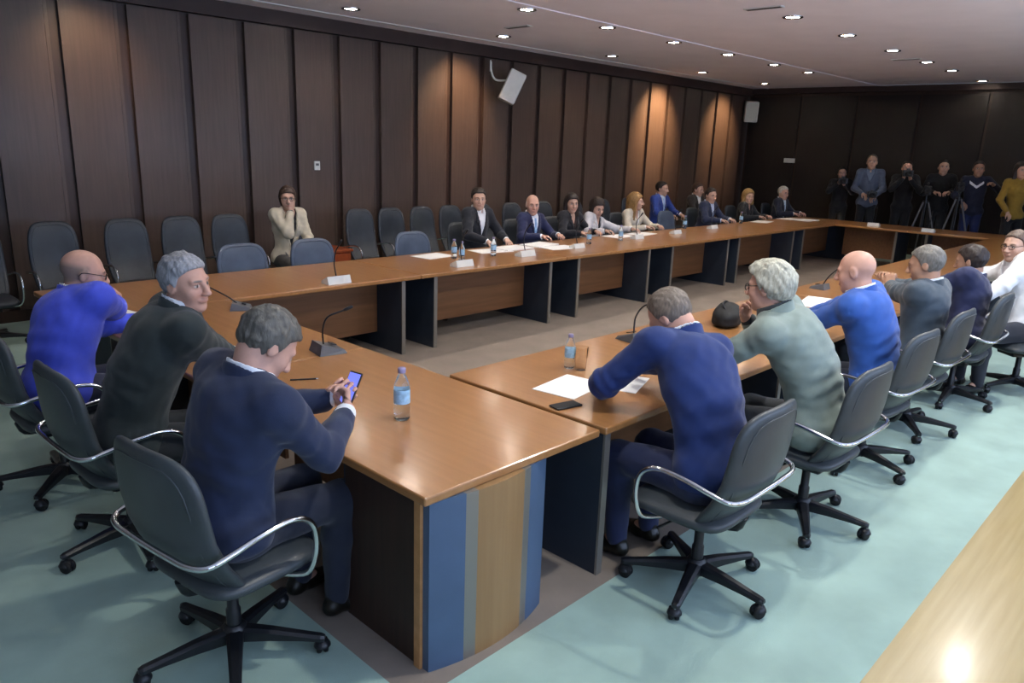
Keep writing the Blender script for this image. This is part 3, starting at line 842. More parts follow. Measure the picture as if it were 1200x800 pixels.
# ================================================================ TABLES
TZ, TT = .745, .036
def table(label, x0, x1, y0, y1, legs=(), mod=None, top=m_table, grp='conference tables joined in a ring', bow=None, dirm='x'):
    cx, cy = (x0+x1)/2, (y0+y1)/2
    t = thing('conference_table', label, 'table', (cx, cy, 0), 0, grp)
    b = MB(); b.box((0, 0, TZ-TT/2), (x1-x0, y1-y0, TT), top, bev=.008); b.build('tabletop', t)
    for (a, b0, b1, ax, front) in legs:
        l = MB()
        if ax == 'y': l.box((a-cx, (b0+b1)/2-cy, (TZ-TT)/2), (.036, b1-b0, TZ-TT), m_leg)
        else: l.box(((b0+b1)/2-cx, a-cy, (TZ-TT)/2), (b1-b0, .036, TZ-TT), m_leg)
        lo = l.build('leg_panel', t)
        s_ = MB(); e = b0 if front < 0 else b1
        if ax == 'y': s_.box((a-cx, e-cy+front*.006, (TZ-TT)/2), (.040, .012, TZ-TT), m_strip)
        else: s_.box((e-cx+front*.006, a-cy, (TZ-TT)/2), (.012, .040, TZ-TT), m_strip)
        s_.build('edge_strip', lo)
    if mod:
        for (ax, p, a, b_) in mod:
            q = MB()
            if ax == 'x': q.box(((a+b_)/2-cx, p-cy, .43), (b_-a, .022, .555), m_modesty)
            else: q.box((p-cx, (a+b_)/2-cy, .43), (.022, b_-a, .555), m_modesty)
            q.build('modesty_panel', t)
    if bow:
        segs = [(1.59, 1.735, m_base), (1.735, 1.79, m_strip), (1.79, 2.05, m_base_wood), (2.05, 2.095, m_strip), (2.095, 2.235, m_base)]
        def cy_(x): u = (x-1.59)/(2.235-1.59); return 1.925-.095*math.sin(PI*min(1, .12+.80*u))**.8+ .03*(1-u)*0
        for a, b_, m in segs:
            n = 6; xs_ = [a+(b_-a)*i/n for i in range(n+1)]
            pts = [(x-cx, cy_(x)-cy) for x in xs_]+[(x-cx, cy_(x)+.05-cy) for x in xs_[::-1]]
            q = MB(); q.prism(pts, 0, TZ-TT, m, False); q.build('base_panel', t)
        q = MB(); q.box((1.583-cx, 1.935-cy, (TZ-TT)/2), (.014, .035, TZ-TT), m_table_edge); q.build('edge_strip', t)
        q = MB(); q.box((1.600-cx, 2.18-cy, (TZ-TT)/2), (.022, .46, TZ-TT), m_batten); q.build('side_panel', t)
        q = MB(); q.box((2.20-cx, 2.18-cy, (TZ-TT)/2), (.022, .46, TZ-TT), m_leg); q.build('side_panel', t)
        q = MB(); q.box((1.90-cx, 2.41-cy, (TZ-TT)/2), (.62, .022, TZ-TT), m_leg); q.build('back_panel', t)
    return t
fx = [1.56, 4.47, 6.60, 8.60, 10.60, 12.90, 15.42]
flegs = [[(1.75, 5.47, 6.35), (4.28, 5.47, 6.35)], [(4.67, 5.47, 6.35), (6.36, 5.47, 6.35)], [(6.86, 5.47, 6.35), (8.32, 5.47, 6.35)], [(8.88, 5.47, 6.35), (10.42, 5.47, 6.35)], [(10.76, 5.47, 6.35), (12.70, 5.47, 6.35)], [(13.12, 5.47, 6.35), (15.2, 5.47, 6.35)]]
nmf = ['behind the men on the left, joining the corner', 'with the two-legged joint, in front of the empty chairs', 'in front of the seated officials and their papers', 'in front of the women with papers', 'in front of the empty rounded chair', 'at the far corner by the man in dark suit']
for i in range(6):
    table('brown table along the panelled wall, '+nmf[i], fx[i]+.003, fx[i+1]-.003, 5.43, 6.55,
          [(a, b, c, 'y', -1) for a, b, c in flegs[i]], [('x', 5.86, flegs[i][0][0]+.02, flegs[i][1][0]-.02)])
table('honey wood table end nearest the camera with bowed blue grey base', 1.55, 2.555, 1.86, 3.64, bow=True, mod=[('y', 2.05, 2.40, 3.6)])
table('honey wood table in front of the man in dark green jacket', 1.55, 2.555, 3.645, 5.425, [(5.0, 1.7, 2.45, 'x', 1)], [('y', 2.05, 3.7, 4.98)])
rx = [2.585, 4.60, 6.60, 8.60, 10.60, 12.60, 14.38]
nmr = ['with papers and mobile, where the navy suit man leans', 'in front of the bald man in blue jacket', 'in front of the man clasping his hands', 'past the dark haired man in navy', 'beyond the man in white shirt', 'meeting end table']
for i in range(6):
    table('wooden table on the window side, '+nmr[i], rx[i]+.003, rx[i+1]-.003, 1.85, 2.91,
          [(rx[i]+(.03 if i == 0 else .16), 1.87, 2.75, 'y', -1), (rx[i+1]-.2, 1.87, 2.75, 'y', -1)], [('x', 2.48, rx[i]+.20, rx[i+1]-.24)])
table('wooden end table below the press photographers, left half by the corner', 14.39, 15.42, 4.17, 5.425, [(4.40, 14.6, 15.3, 'x', -1)], [('y', 14.85, 4.43, 5.4)])
table('wooden end table below the press photographers, half nearer the seated men', 14.39, 15.42, 1.85, 4.164, [(3.9, 14.6, 15.3, 'x', -1), (2.3, 14.6, 15.3, 'x', -1)], [('y', 14.85, 2.34, 3.87)])

# ================================================================ CHAIRS
def make_chair(mt, top=.97, seat_m=None):
    t = thing('office_chair', 'x', 'chair', (0, 0, 0), 0)
    seat_m = seat_m or mt
    q = MB(); q.pad(sup(.245, .25, 4.5), (.035, 0, .425), ((1, 0, 0), (0, 1, 0), (0, 0, 1)), .048, seat_m, dish=lambda a, b: -.05*b*b*4*.3-.10*max(0, a-.14)); q.build('seat', t)
    # backrest: one shell from below the seat to the top, leaning back
    z0 = .315; hgt = (top-z0)/2; zc = (top+z0)/2
    ta = math.atan2(.16, top-z0)
    A = (0, 1, 0); B = (-math.sin(ta), 0, math.cos(ta)); N = (math.cos(ta), 0, math.sin(ta))
    def outl(th):
        a, b = sup(.262, hgt, 4.0)(th); w_ = 1.0-.08*max(0, -b/hgt)**1.5-.04*max(0, b/hgt)**2; return a*w_, b
    dish = lambda a, b: .55*a*a+.085*(b/hgt)*(b/hgt)*(1 if b < 0 else -.15)-.02*math.cos(b/hgt*3)
    C = Vector((-.232, 0, zc))
    q = MB(); q.pad(outl, C, (A, B, N), .036, mt, nth=56, nr=10, dish=dish, pw=6); bo = q.build('backrest', t)
    pp = MB(); vA, vB, vN = Vector(A), Vector(B), Vector(N)
    for sg in (1, -1):
        pts = []
        for i in range(25):
            th = -1.25+i*(PI+2.5-0)/24 if False else -1.15+i*(PI+2.3)/24
            a, b = outl(th); a *= .86; b *= .90
            pts.append(C+vA*a+vB*b+vN*(dish(a, b)+sg*.036*(1-.88**6)**.5))
        pp.tube(pts, .0035, mt, 6)
    pp.build('piping', bo)
    # one chrome tube: seat side, up over the arm, round behind the backrest and back
    ar = MB(); P = []
    half = [(.165, .292, .46), (.165, .297, .55), (.135, .300, .615), (.06, .302, .650), (-.06, .302, .645), (-.19, .300, .620), (-.262, .285, .605), (-.293, .225, .600), (-.300, .12, .600), (-.302, 0, .600)]
    full = half+[(x, -y, z) for x, y, z in half[-2::-1]]
    ar.tube([(.10, .18, .372), (.15, .26, .385)]+full+[(.15, -.26, .385), (.10, -.18, .372)], .0115, m_chrome, 10, sub=5); ar.build('arm_tube', t)
    ms = MB(); ms.box((0.02, 0, .355), (.26, .20, .05), m_black, bev=.015); ms.tube([(-.08, 0, .35), (-.17, 0, .36), (-.20, 0, .42)], .02, m_black, 8, sub=3)
    ms.tube([(.06, .10, .35), (.08, .24, .345)], .006, m_black, 6); ms.build('seat_mechanism', t)
    cl = MB(); cl.lathe([(.028, .06), (.028, .20), (.022, .21), (.022, .34)], m_black, 16); cl.build('gas_column', t)
    hub = MB(); hub.lathe([(.045, .065), (.052, .09), (.048, .125), (.034, .14)], m_black, 20); hub.build('base_hub', t)
    for k in range(5):
        a = 2*PI*k/5; R = Rz(a)
        lg = MB()
        pr = [(.03, .032, .075, .128), (.14, .026, .076, .118), (.26, .021, .072, .100), (.33, .019, .066, .090), (.345, .012, .068, .085)]
        vs = []
        for x_, hw, zl, zh in pr:
            for yy, zz in ((-hw, zl), (hw, zl), (hw, zh-.010), (hw*.55, zh), (-hw*.55, zh), (-hw, zh-.010)): vs.append(R @ Vector((x_, yy, zz)))
        fs = [tuple(range(6))[::-1], tuple(range(24, 30))]
        for i in range(4):
            for j in range(6):
                l = (j+1) % 6; fs.append((i*6+j, i*6+l, (i+1)*6+l, (i+1)*6+j))
        lg.add(vs, fs, m_black); lo = lg.build('base_leg', t)
        cs = MB(); c0 = R @ Vector((.335, 0, 0)); dr = Rz(a+1.9+k*.8)
        for sg in (1, -1):
            o_ = c0+dr @ Vector((.018, sg*.013, .030)); RR = dr @ Rx(PI/2)
            cs.lathe([(.008, -.009), (.026, -.009), (.030, -.005), (.030, .005), (.026, .009), (.008, .009)], m_rubber, 16, o_, RR)
        cs.tube([c0+Vector((0, 0, .075)), c0+Vector((0, 0, .045)), c0+dr @ Vector((.018, 0, .034))], .007, m_chrome, 8)
        cs.lathe([(.0001, .064), (.022, .058), (.032, .040), (.033, .034)], m_black, 14, c0+dr @ Vector((.012, 0, 0))); cs.build('caster', lo)
    return t
protos = {}
def chair(x, y, face, label, grp, mt=m_leather, top=.97, base_deg=None):
    key = (mt.name, top)
    if key not in protos: t = protos[key] = make_chair(mt, top)
    else: t = copy_tree(protos[key])
    t.location = (x, y, 0); t.rotation_euler = (0, 0, math.radians(face))
    tag(t, label, 'chair', grp)
    if base_deg is not None:
        for ch in t.children:
            if ch.name.startswith(('base_leg',)): ch.rotation_euler = (0, 0, math.radians(base_deg-face))
    return t
GR = 'chairs of the window side row'; GL = 'chairs of the left row'; GW = 'chairs along the panelled wall'; GF = 'chairs at the long table by the wall'
chair(2.88, 1.50, 90, 'grey leather swivel chair under the man in navy suit nearest the camera', GR, base_deg=52)
chair(3.88, 1.43, 88, 'grey leather swivel chair under the man in grey green jacket', GR, base_deg=64)
chair(4.95, 1.50, 86, 'grey leather swivel chair under the bald man in blue jacket', GR, base_deg=31)
chair(5.90, 1.52, 88, 'grey leather swivel chair under the man in grey suit with clasped hands', GR, base_deg=70)
chair(6.93, 1.48, 90, 'grey leather swivel chair under the dark haired man in navy suit', GR, base_deg=40)
chair(7.72, 1.16, 140, 'grey leather swivel chair under the man in white shirt at the right edge', GR, base_deg=10)
chair(1.12, 2.48, 8, 'grey leather swivel chair under the man looking at his phone', GL, base_deg=316)
chair(1.16, 3.60, 2, 'grey leather swivel chair under the man in dark green jacket', GL, base_deg=190)
chair(1.13, 4.52, 0, 'grey leather swivel chair under the bald man in royal blue jacket', GL, base_deg=230)
wx = [1.55, 2.2, 2.88, 3.45, 4.0, 4.77, 5.78, 6.29, 6.83, 7.36, 8.0, 8.65, 9.4, 10.2, 11.0, 11.8, 12.9, 14.2]
wl_ = ['at the left edge of the photo, partly cut off', 'behind the bald man in royal blue', 'with a bright chrome arm, left of the grey haired head', 'just behind the grey haired head', 'left of the seated woman in cream blazer', 'under the woman in cream blazer', 'just past the red brown cabinet', 'second past the red brown cabinet', 'third past the red brown cabinet', 'left of the young man in dark suit',
       'behind the young man in dark suit', 'behind the white haired man', 'behind the woman with long dark hair', 'behind the woman leaning over', 'behind the blond woman, nearer one', 'behind the blond woman, further one', 'under the man in bright blue suit', 'under the person with white collar']
for i, x in enumerate(wx):
    wc = chair(x, 8.05, 270, 'slate high backed wall chair, '+wl_[i], GW, m_leather_dim, 1.09); wc.scale = (1, .86, 1)
for px, py, lb in ((561, 233, 'young man in dark suit'), (624, 240, 'white haired man in navy suit'), (670, 238, 'woman with long dark hair'), (700, 243, 'woman in light blouse'), (745, 236, 'blond woman in beige jacket'), (833, 229, 'man in dark blue suit'), (877, 230, 'small blond woman in black'), (918, 226, 'grey haired man at the far corner')):
    c_ = chair(at_y(px, py, 6.95)[0], 7.04, 270, 'dark slate chair under the %s across the table' % lb, GF, m_leather_dim, .97)
    c_.scale = (1, .88, 1)
for x, lb in ((3.42, 'behind the grey haired head'), (4.19, 'in front of the seated woman'), (5.51, 'beside the white paper sheet'), (11.38, 'beyond the blond woman')):
    chair(x, 6.62 if x < 9 else 6.95, 270, 'empty blue grey chair pushed to the long table, '+lb, GF, m_leather_lit, .955)

# ================================================================ PEOPLE
def loc(x, y, face, P):
    ca, sa = math.cos(math.radians(face)), math.sin(math.radians(face))
    return ((P[0]-x)*ca+(P[1]-y)*sa, -(P[0]-x)*sa+(P[1]-y)*ca, P[2])
def pers(label, x, y, face, wl=None, wr=None, **k):
    if wl is not None: k['hl'] = loc(x, y, face, wl)
    if wr is not None: k['hr'] = loc(x, y, face, wr)
    return person(label, x, y, face, **k)
N1 = dict(bulk=1.16, fine=True, h=.0075, hh=.0048)
N2 = dict(bulk=1.14, fine=True, h=.009, hh=.0065)
FAR = dict(bulk=1.05, hsz=1.10, fine=True, h=.011, hh=.0066)
GP = 'men seated on the window side'
pers('man in navy suit leaning over his papers, nearest on the window side', 2.90, 1.50, 84, (2.98, 2.16, .79), (3.32, 2.28, .79), head=at_y(786, 371, 1.86), hd=(8, 50, 0), hair='receding', hairc='#6a5f55', jacket='#0e2860', trousers='#1c2547', skin='pink', dirl=(.6, -.7, -.1), polel=(-.3, 1, -.1), vdeep=.12, **N1)
pers('man in grey green jacket and dark glasses with swept grey hair', 3.86, 1.42, 88, (3.62, 2.08, .79), at_y(876, 374, 1.86), head=at_y(902, 336, 1.70), hd=(2, 8, 0), hair='swept', hairc='#a9a899', jacket='#7c8a83', trousers='#2a2f33', shirt='#2f3438', skin='pink', glasses=True, dirr=(.1, .3, .9), prr=(-.9, .3, .1), poler=(.3, -.5, -1), vdeep=.12, curl=(45, 50, 55, 60), **N1)
pers('bald man in bright blue jacket reading sheets', 4.95, 1.50, 88, (4.95, 2.18, .785), (5.3, 2.2, .785), head=at_y(1003, 318, 1.68), hd=(6, 14, 0), hair='bald', jacket='#2a55a4', trousers='#232a3a', skin='pink', brow='#8a6a58', vdeep=.14, **N1)
pers('man in grey suit with elbows up and hands clasped', 5.90, 1.52, 86, (6.36, 1.98, .99), (6.44, 1.96, .985), head=at_y(1085, 310, 1.55), hd=(10, 16, 0), hair='short', hairc='#6b6862', jacket='#3f4b56', trousers='#30363e', skin='tan', dirl=(.3, -.3, .9), dirr=(.3, .3, .9), pl=(.2, -1, 0), prr=(.2, 1, 0), polel=(0, .8, -1), poler=(0, -.8, -1), curl=(55, 60, 60, 60), **N2)
pers('dark haired man in navy suit, facing away beside the white shirt', 6.93, 1.48, 92, (6.8, 2.15, .79), (7.2, 2.15, .79), head=at_y(1138, 306, 1.52), hd=(-8, 14, 0), hair='full', hairc='#2a211e', jacket='#1d2448', trousers='#1c2030', skin='tan', **N2)
pers('man in white shirt at the right edge, reaching along the table', 7.72, 1.20, 140, (7.30, 1.55, .72), (7.90, 1.93, .79), head=at_y(1190, 288, 1.36), hd=(20, 6, 0), hair='short', hairc='#5a4a40', jacket='#eef1f6', lapel=False, vdeep=.05, trousers='#2a2d36', skin='fair', glasses=True, cuffs=False, poler=(-.3, -1, .2), **N2)
GLp = 'men of the left row'
ph = at_x(411, 455, 1.70)
pers('man in dark navy suit looking down at a phone', 1.14, 2.50, 8, (ph[0]-.055, ph[1]+.075, ph[2]-.055), (ph[0]-.075, ph[1]-.075, ph[2]-.065), head=at_x(313, 403, 1.30), hd=(-12, 44, 0), hair='full', hairc='#57544e', jacket='#1d2844', trousers='#1c2233', skin='pink', dirl=(.55, -.45, .6), dirr=(.5, .5, .65), pl=(-.5, -.75, .4), prr=(-.5, .75, .4), poler=(.3, -.25, -1), polel=(-.2, .8, -.8), curl=(38, 44, 48, 55), vdeep=.12, **N1)
pers('grey haired man in dark green jacket turning his head', 1.18, 3.52, -6, (1.82, 3.85, .785), (1.80, 3.62, .785), head=at_x(217, 331, 1.42), hd=(-58, 4, 4), hair='full', hairc='#8b8d92', jacket='#262f30', trousers='#20252a', skin='pink', vdeep=.12, brow='#77736c', **N1)
pers('balding man in royal blue jacket and glasses at the far left', 1.16, 4.50, 0, (1.75, 4.85, .79), at_x(138, 360, 1.62), head=at_x(98, 320, 1.36), hd=(-12, 14, 0), hair='baldrim', hairc='#6f675e', jacket='#4152d0', trousers='#1d2238', skin='pink', glasses=True, dirr=(.3, .3, .9), prr=(-.6, .6, .3), poler=(.2, -.8, -1), curl=(45, 50, 50, 55), **dict(N2, bulk=1.28))
# across the room, at the long table by the panelled wall
def far(label, px, py, yy, x=None, dx=0, **k):
    P = at_y(px, py, yy); kk = dict(FAR); kk.update(k)
    xx = (P[0] if x is None else x)+dx
    if 'hl' not in kk and 'wl' not in kk: kk['hl'] = (.40, .17, .80)
    if 'hr' not in kk and 'wr' not in kk: kk['hr'] = (.40, -.17, .80)
    face = kk.pop('face', 270)
    return pers(label, xx, yy+.06, face, head=P, **kk)
far('young man in dark suit with open white collar beside the stacked papers', 561, 233, 6.95, hd=(-34, 4, 0), hair='full', hairc='#2c221c', jacket='#1a1c24', shirt='#e8e8ea')
far('balding white haired man in navy suit and pale blue tie', 624, 240, 6.95, hd=(-34, 6, 0), hair='baldrim', hairc='#d8d2c8', jacket='#20264a', tie='#8fb0d8', skin='pink', shirt='#eef2f8')
far('woman with long dark hair in black jacket', 670, 238, 6.95, hd=(-30, 6, 0), hair='long', hairc='#241a16', jacket='#1c1c22', shirt='#2a1d1c', shirt_collar=False, female=True)
far('woman in light blouse and black vest leaning over papers', 700, 243, 6.93, dx=-.05, hd=(-20, 22, 0), hair='bob', hairc='#2b1f1a', jacket='#c9c6c8', shirt='#1b1b20', shirt_collar=False, female=True, hl=(.45, .42, .80))
far('blond woman in beige jacket looking to her side', 745, 236, 6.95, hd=(38, 4, 0), hair='long', hairc='#86663c', jacket='#cdc3b0', shirt='#e6e2da', shirt_collar=False, female=True)
far('man in dark blue suit leaning towards his neighbour, short dark hair', 833, 229, 6.95, hd=(-20, 8, 0), hair='short', hairc='#2d241f', jacket='#232b44', shirt='#c8d3ea')
far('blond woman in black, small, beside the far table end', 877, 230, 6.95, hd=(-28, 6, 0), hair='bob', hairc='#8f6f42', jacket='#17181c', shirt='#17181c', shirt_collar=False, female=True)
far('grey haired man in dark suit and white shirt at the far corner', 918, 226, 6.95, hd=(-20, 6, 0), hair='short', hairc='#b9b2a8', jacket='#171c2e', tie='#a9c0de', shirt='#eef2f8', skin='pink')
W = at_y(337, 232, 8.0)
far('woman in cream blazer sitting by the wall, hand at her mouth', 337, 232, 8.0, hd=(-26, 6, 0), hair='bun', hairc='#46352c', jacket='#cbbfa8', shirt='#17171a', shirt_collar=False, female=True, vdeep=.30, trousers='#4a4644', hr=(.16, -.03, 1.13), dirr=(.0, .2, .95), prr=(-1, 0, .2), hl=(.33, .06, .72), glasses=True, curl=(45, 50, 55, 60))
far('man in bright blue suit seated by the wall, blue tie', 776, 221, 8.0, hd=(10, 6, 0), hair='short', hairc='#2a221d', jacket='#27408c', tie='#9db6e0', shirt='#d7e0f2')
far('person with white collar spread, seated behind the far table', 818, 222, 8.0, hd=(0, 10, 0), hair='short', hairc='#4a3a30', jacket='#2a2422', shirt='#f0efec', shirt_collar=True, vdeep=.24, lapel=True)
# press photographers standing before the dark end wall
def press(label, px, py, X, **k):
    P = at_x(px, py, X); kk = dict(FAR); kk['bulk'] = .97; kk.update(k); sc = P[2]/1.68; kk.setdefault('scale', sc)
    f = kk.pop('face', 200)
    return pers(label, X+.03, P[1], f, head=P, stand=True, **kk)
press('photographer in dark clothes, shortest, left of the pale blue shirt', 987, 203, 16.7, hr=(.28, -.05, 1.42), hl=(.30, .06, 1.40), dirr=(.3, .3, .9), dirl=(.3, -.3, .9), jacket='#14161c', lapel=False, vdeep=0, shirt=None, trousers='#15171c', hair='short', hairc='#1c1613')
press('photographer in pale blue grey shirt with a strap', 1022, 190, 16.5, hr=(.30, -.10, 1.25), hl=(.30, .12, 1.22), jacket='#4f5a70', lapel=False, vdeep=.05, shirt='#6c7a90', trousers='#15181f', hair='receding', hairc='#574b42')
press('photographer in black raising a camera to the face', 1063, 197, 16.6, hr=(.24, -.06, 1.60), hl=(.26, .07, 1.57), dirr=(.2, .3, .9), dirl=(.2, -.3, .9), jacket='#13151a', lapel=False, vdeep=0, shirt=None, trousers='#14161b', hair='short', hairc='#33261e', skin='pink')
press('cameraman in black standing behind the tripod, hands at chest height', 1106, 196, 16.8, hr=(.30, -.12, 1.35), hl=(.32, .12, 1.36), jacket='#15171c', lapel=False, vdeep=0, shirt=None, trousers='#17191f', hair='short', hairc='#241d19')
press('photographer in navy top with a white chest emblem', 1147, 198, 16.5, hr=(.26, -.20, 1.20), hl=(.25, .25, 1.55), emblem='#e4e6ea', jacket='#171d34', lapel=False, vdeep=0, shirt=None, trousers='#202c58', hair='short', hairc='#2a211c', skin='tan')
press('person in mustard yellow coat at the right edge', 1197, 200, 16.2, hr=(.22, -.20, 1.10), hl=(.22, .25, 1.05), jacket='#94762a', lapel=False, vdeep=0, shirt=None, trousers='#17171b', hair='long', hairc='#2a1f19', female=True, face=215)
# emblem on the navy top is a small flat mark

# ================================================================ THINGS ON THE TABLES
def bottle(x, y, z, label, s=1.0, grp='water bottles', tilt=0):
    t = thing('water_bottle', label, 'bottle', (x, y, z), random.random()*6, grp)
    b = MB(); b.lathe([(.0001, .0015), (.027*s, .0015), (.032*s, .008*s), (.032*s, .05*s), (.0295*s, .056*s), (.032*s, .062*s), (.032*s, .135*s), (.029*s, .150*s), (.018*s, .180*s), (.0125*s, .190*s), (.0125*s, .203*s), (.0001, .2031*s)], m_glass, 24); b.build('bottle_body', t)
    l = MB(); l.lathe([(.0326*s, .072*s), (.0328*s, .074*s), (.0328*s, .126*s), (.0326*s, .128*s)], m_label, 24); l.build('label_band', t)
    c = MB(); c.lathe([(.0155*s, .196*s), (.0160*s, .198*s), (.0160*s, .213*s), (.0140*s, .216*s), (.0001, .2161*s)], m_cap, 20); c.build('cap', t)
    return t
def tumbler(x, y, z, label, s=1.0, grp='drinking glasses'):
    b = MB(); b.lathe([(.0001, .001), (.027*s, .001), (.034*s, .115*s), (.0325*s, .115*s), (.026*s, .008), (.0001, .008)], m_glass2, 24)
    o = b.build('drinking_glass'); o.location = (x, y, z); return tag(o, label, 'glass', grp)
def sheet(x, y, z, rz, label, w_=.21, l=.297, t=.003, grp='paper sheets', lines=False):
    b = MB(); b.box((0, 0, t/2), (l, w_, t), m_paper)
    if lines:
        for i in range(7): b.box((.01*random.random(), -.075+i*.024, t+.0004), (.2, .003, .0006), m_grey)
    o = b.build('paper_sheet'); o.location = (x, y, z); o.rotation_euler = (0, 0, rz); return tag(o, label, 'paper', grp)
def mic(x, y, rz, label, bend, grp='gooseneck microphones', m=m_grey, plate=False, big=1.0):
    """bend: neck points in local metres"""
    t = thing('gooseneck_microphone', label, 'microphone', (x, y, TZ), rz, grp)
    b = MB(); s = big
    if plate:      # white unit with a small panel facing the room
        b.add([(-.05*s, -.10*s, .001), (.05*s, -.10*s, .001), (.05*s, .10*s, .001), (-.05*s, .10*s, .001), (-.05*s, -.10*s, .025), (.03*s, -.10*s, .06*s), (.03*s, .10*s, .06*s), (-.05*s, .10*s, .025)], [(0, 3, 2, 1), (4, 5, 6, 7), (0, 1, 5, 4), (1, 2, 6, 5), (2, 3, 7, 6), (3, 0, 4, 7)], m_white)
    else:
        b.add([(-.07*s, -.075*s, .001), (.075*s, -.075*s, .001), (.075*s, .075*s, .001), (-.07*s, .075*s, .001), (-.06*s, -.065*s, .022), (.06*s, -.065*s, .055*s), (.06*s, .065*s, .055*s), (-.06*s, .065*s, .022)], [(0, 3, 2, 1), (4, 5, 6, 7), (0, 1, 5, 4), (1, 2, 6, 5), (2, 3, 7, 6), (3, 0, 4, 7)], m)
    bo = b.build('microphone_base', t)
    bt = MB(); bt.box((-.02*s, 0, .042*s), (.03*s, .05*s, .006), m_black, rot=Ry(-.25), bev=.002); bt.build('talk_button', bo)
    n = MB(); n.tube(bend, .0055, m_black, 8, sub=6); n.build('gooseneck', t)
    e = Vector(bend[-1]); d = (e-Vector(bend[-2])).normalized()
    h = MB(); h.tube([e, e+d*.012, e+d*.05, e+d*.058], [.006, .010, .010, .005], m_black, 10); h.build('microphone_head', t)
    return t
p = at_z(471, 491, TZ); bottle(p[0], p[1], TZ, 'clear water bottle alone on the near honey table', 1.12)
p = at_z(667, 431, TZ); bottle(p[0], p[1], TZ, 'clear water bottle beside the drinking glass, near the navy suit man', .92)
p = at_z(680, 433, TZ); tumbler(p[0], p[1], TZ, 'drinking glass beside the water bottle near the navy suit man', 1.15)
sheet(2.93, 2.345, TZ, math.radians(8), 'large white sheet in front of the navy suit man', .25, .34)
sheet(3.20, 2.20, TZ, math.radians(20), 'white sheet under the navy suit man arms', .21, .297)
sheet(3.97, 2.50, TZ, math.radians(15), 'white sheet beside the microphone of the navy suit man', .24, .36)
p = at_z(970, 356, TZ); sheet(p[0], p[1], TZ, .2, 'printed white sheet in front of the bald man in blue, upper one', .42, .52, .004, lines=True)
p = at_z(962, 367, TZ); sheet(p[0]-.05, p[1]-.12, TZ, -.1, 'white sheet in front of the bald man in blue, lower one', .26, .36)
p = at_z(258, 413, TZ); sheet(p[0], p[1], TZ, .4, 'white sheet beside the man in dark green jacket', .21, .297)
p = at_z(141, 368, TZ); sheet(p[0], p[1], TZ, .2, 'white sheet beside the man in royal blue', .16, .2)
# phones
p = at_z(663, 476, TZ)
t = thing('smartphone', 'dark mobile phone lying near the table joint', 'phone', (p[0], p[1], TZ), math.radians(-12))
b = MB(); b.box((0, 0, .0055), (.150, .074, .009), m_black, bev=.004); b.build('phone_body', t)
b = MB(); b.box((0, 0, .0104), (.138, .066, .001), m_rubber); b.build('screen', t)
t = thing('smartphone', 'phone with lit blue screen held by the man in dark navy', 'phone', (ph[0], ph[1], ph[2]), 0)
Rp = Rz(math.radians(8)) @ Ry(math.radians(-60))
b = MB(); b.box((0, 0, 0), (.145, .072, .009), m_black, rot=Rp, bev=.004); b.build('phone_body', t)
b = MB(); b.box(Rp @ Vector((0, 0, .0048)), (.132, .064, .001), m_screen, rot=Rp); b.build('screen', t)
pn = MB(); pn.tube([(0, 0, .0045), (.13, .0, .0045)], .0042, m_black, 8); pn.tube([(.13, 0, .0045), (.142, 0, .0045)], [.004, .001], m_chrome, 8)
o = pn.build('pen'); p = at_z(340, 446, TZ); o.location = (p[0], p[1], TZ); o.rotation_euler = (0, 0, math.radians(-30)); tag(o, 'thin dark pen on the honey table by the phone holder', 'pen')
# microphones
p = at_z(385, 412, TZ); mic(p[0], p[1], math.radians(170), 'grey gooseneck microphone on the honey table near the phone holder', [(.03, 0, .045), (.04, .02, .14), (.02, .05, .22), (-.06, .09, .26)], big=1.15)
p = at_z(283, 362, TZ); mic(p[0], p[1], math.radians(150), 'dark gooseneck microphone reaching towards the man in dark green', [(.03, 0, .045), (.10, .0, .10), (.25, -.02, .18), (.40, -.04, .24)])
p = at_z(742, 398, TZ); mic(p[0], p[1], math.radians(-100), 'grey gooseneck microphone bending towards the navy suit man', [(.0, 0, .045), (-.02, .03, .15), (.04, .05, .235), (.15, .06, .24), (.22, .06, .20)], big=1.15)
p = at_z(960, 338, TZ); mic(p[0], p[1], math.radians(-90), 'dark gooseneck microphone in front of the bald man', [(.03, 0, .045), (.08, .02, .14), (.18, .03, .24), (.28, .03, .30)])
for px, py, lb in ((396, 332, 'white microphone unit on the wall side table, nearest one'), (543, 312, 'white microphone unit beside the bottle on the wall side table'), (617, 300, 'white microphone unit before the white haired man')):
    p = at_z(px, py, TZ); mic(p[0], p[1]+.02, math.radians(-90), lb, [(-.0, 0, .045), (-.03, .0, .16), (-.02, .01, .27), (.02, .02, .33)], plate=True, grp='white microphone units', big=1.15)
for px, py, lb in ((680, 291, 'small microphone unit in front of the woman with dark hair'), (750, 280, 'small microphone unit in front of the blond woman in beige'), (795, 274, 'small microphone unit beyond the blond woman'), (838, 268, 'small microphone unit before the man in dark blue suit'), (1022, 265, 'small microphone unit on the end table, further from the seated men'), (1086, 272, 'small microphone unit on the end table, nearer the seated men')):
    p = at_z(px, py, TZ); e = px > 1000
    mic(p[0]+(.08 if e else 0), p[1]+(0 if e else .05), math.radians(180 if e else -90), lb, [(-.0, 0, .045), (-.03, .0, .16), (-.02, .01, .26), (.02, .02, .32)], plate=True, grp='small far microphone units')
for px, py, lb in ((541, 306, 'water bottle by the white sheet on the wall side table'), (532, 303, 'water bottle just left of another on the wall side table'), (578, 300, 'water bottle before the young man in dark suit'), (727, 282, 'water bottle before the woman in light blouse'), (690, 286, 'water bottle before the woman with dark hair'), (802, 268, 'water bottle beyond the blond woman'), (868, 262, 'water bottle before the small blond woman')):
    p = at_z(px, py, TZ); bottle(p[0], p[1], TZ, lb, .98)
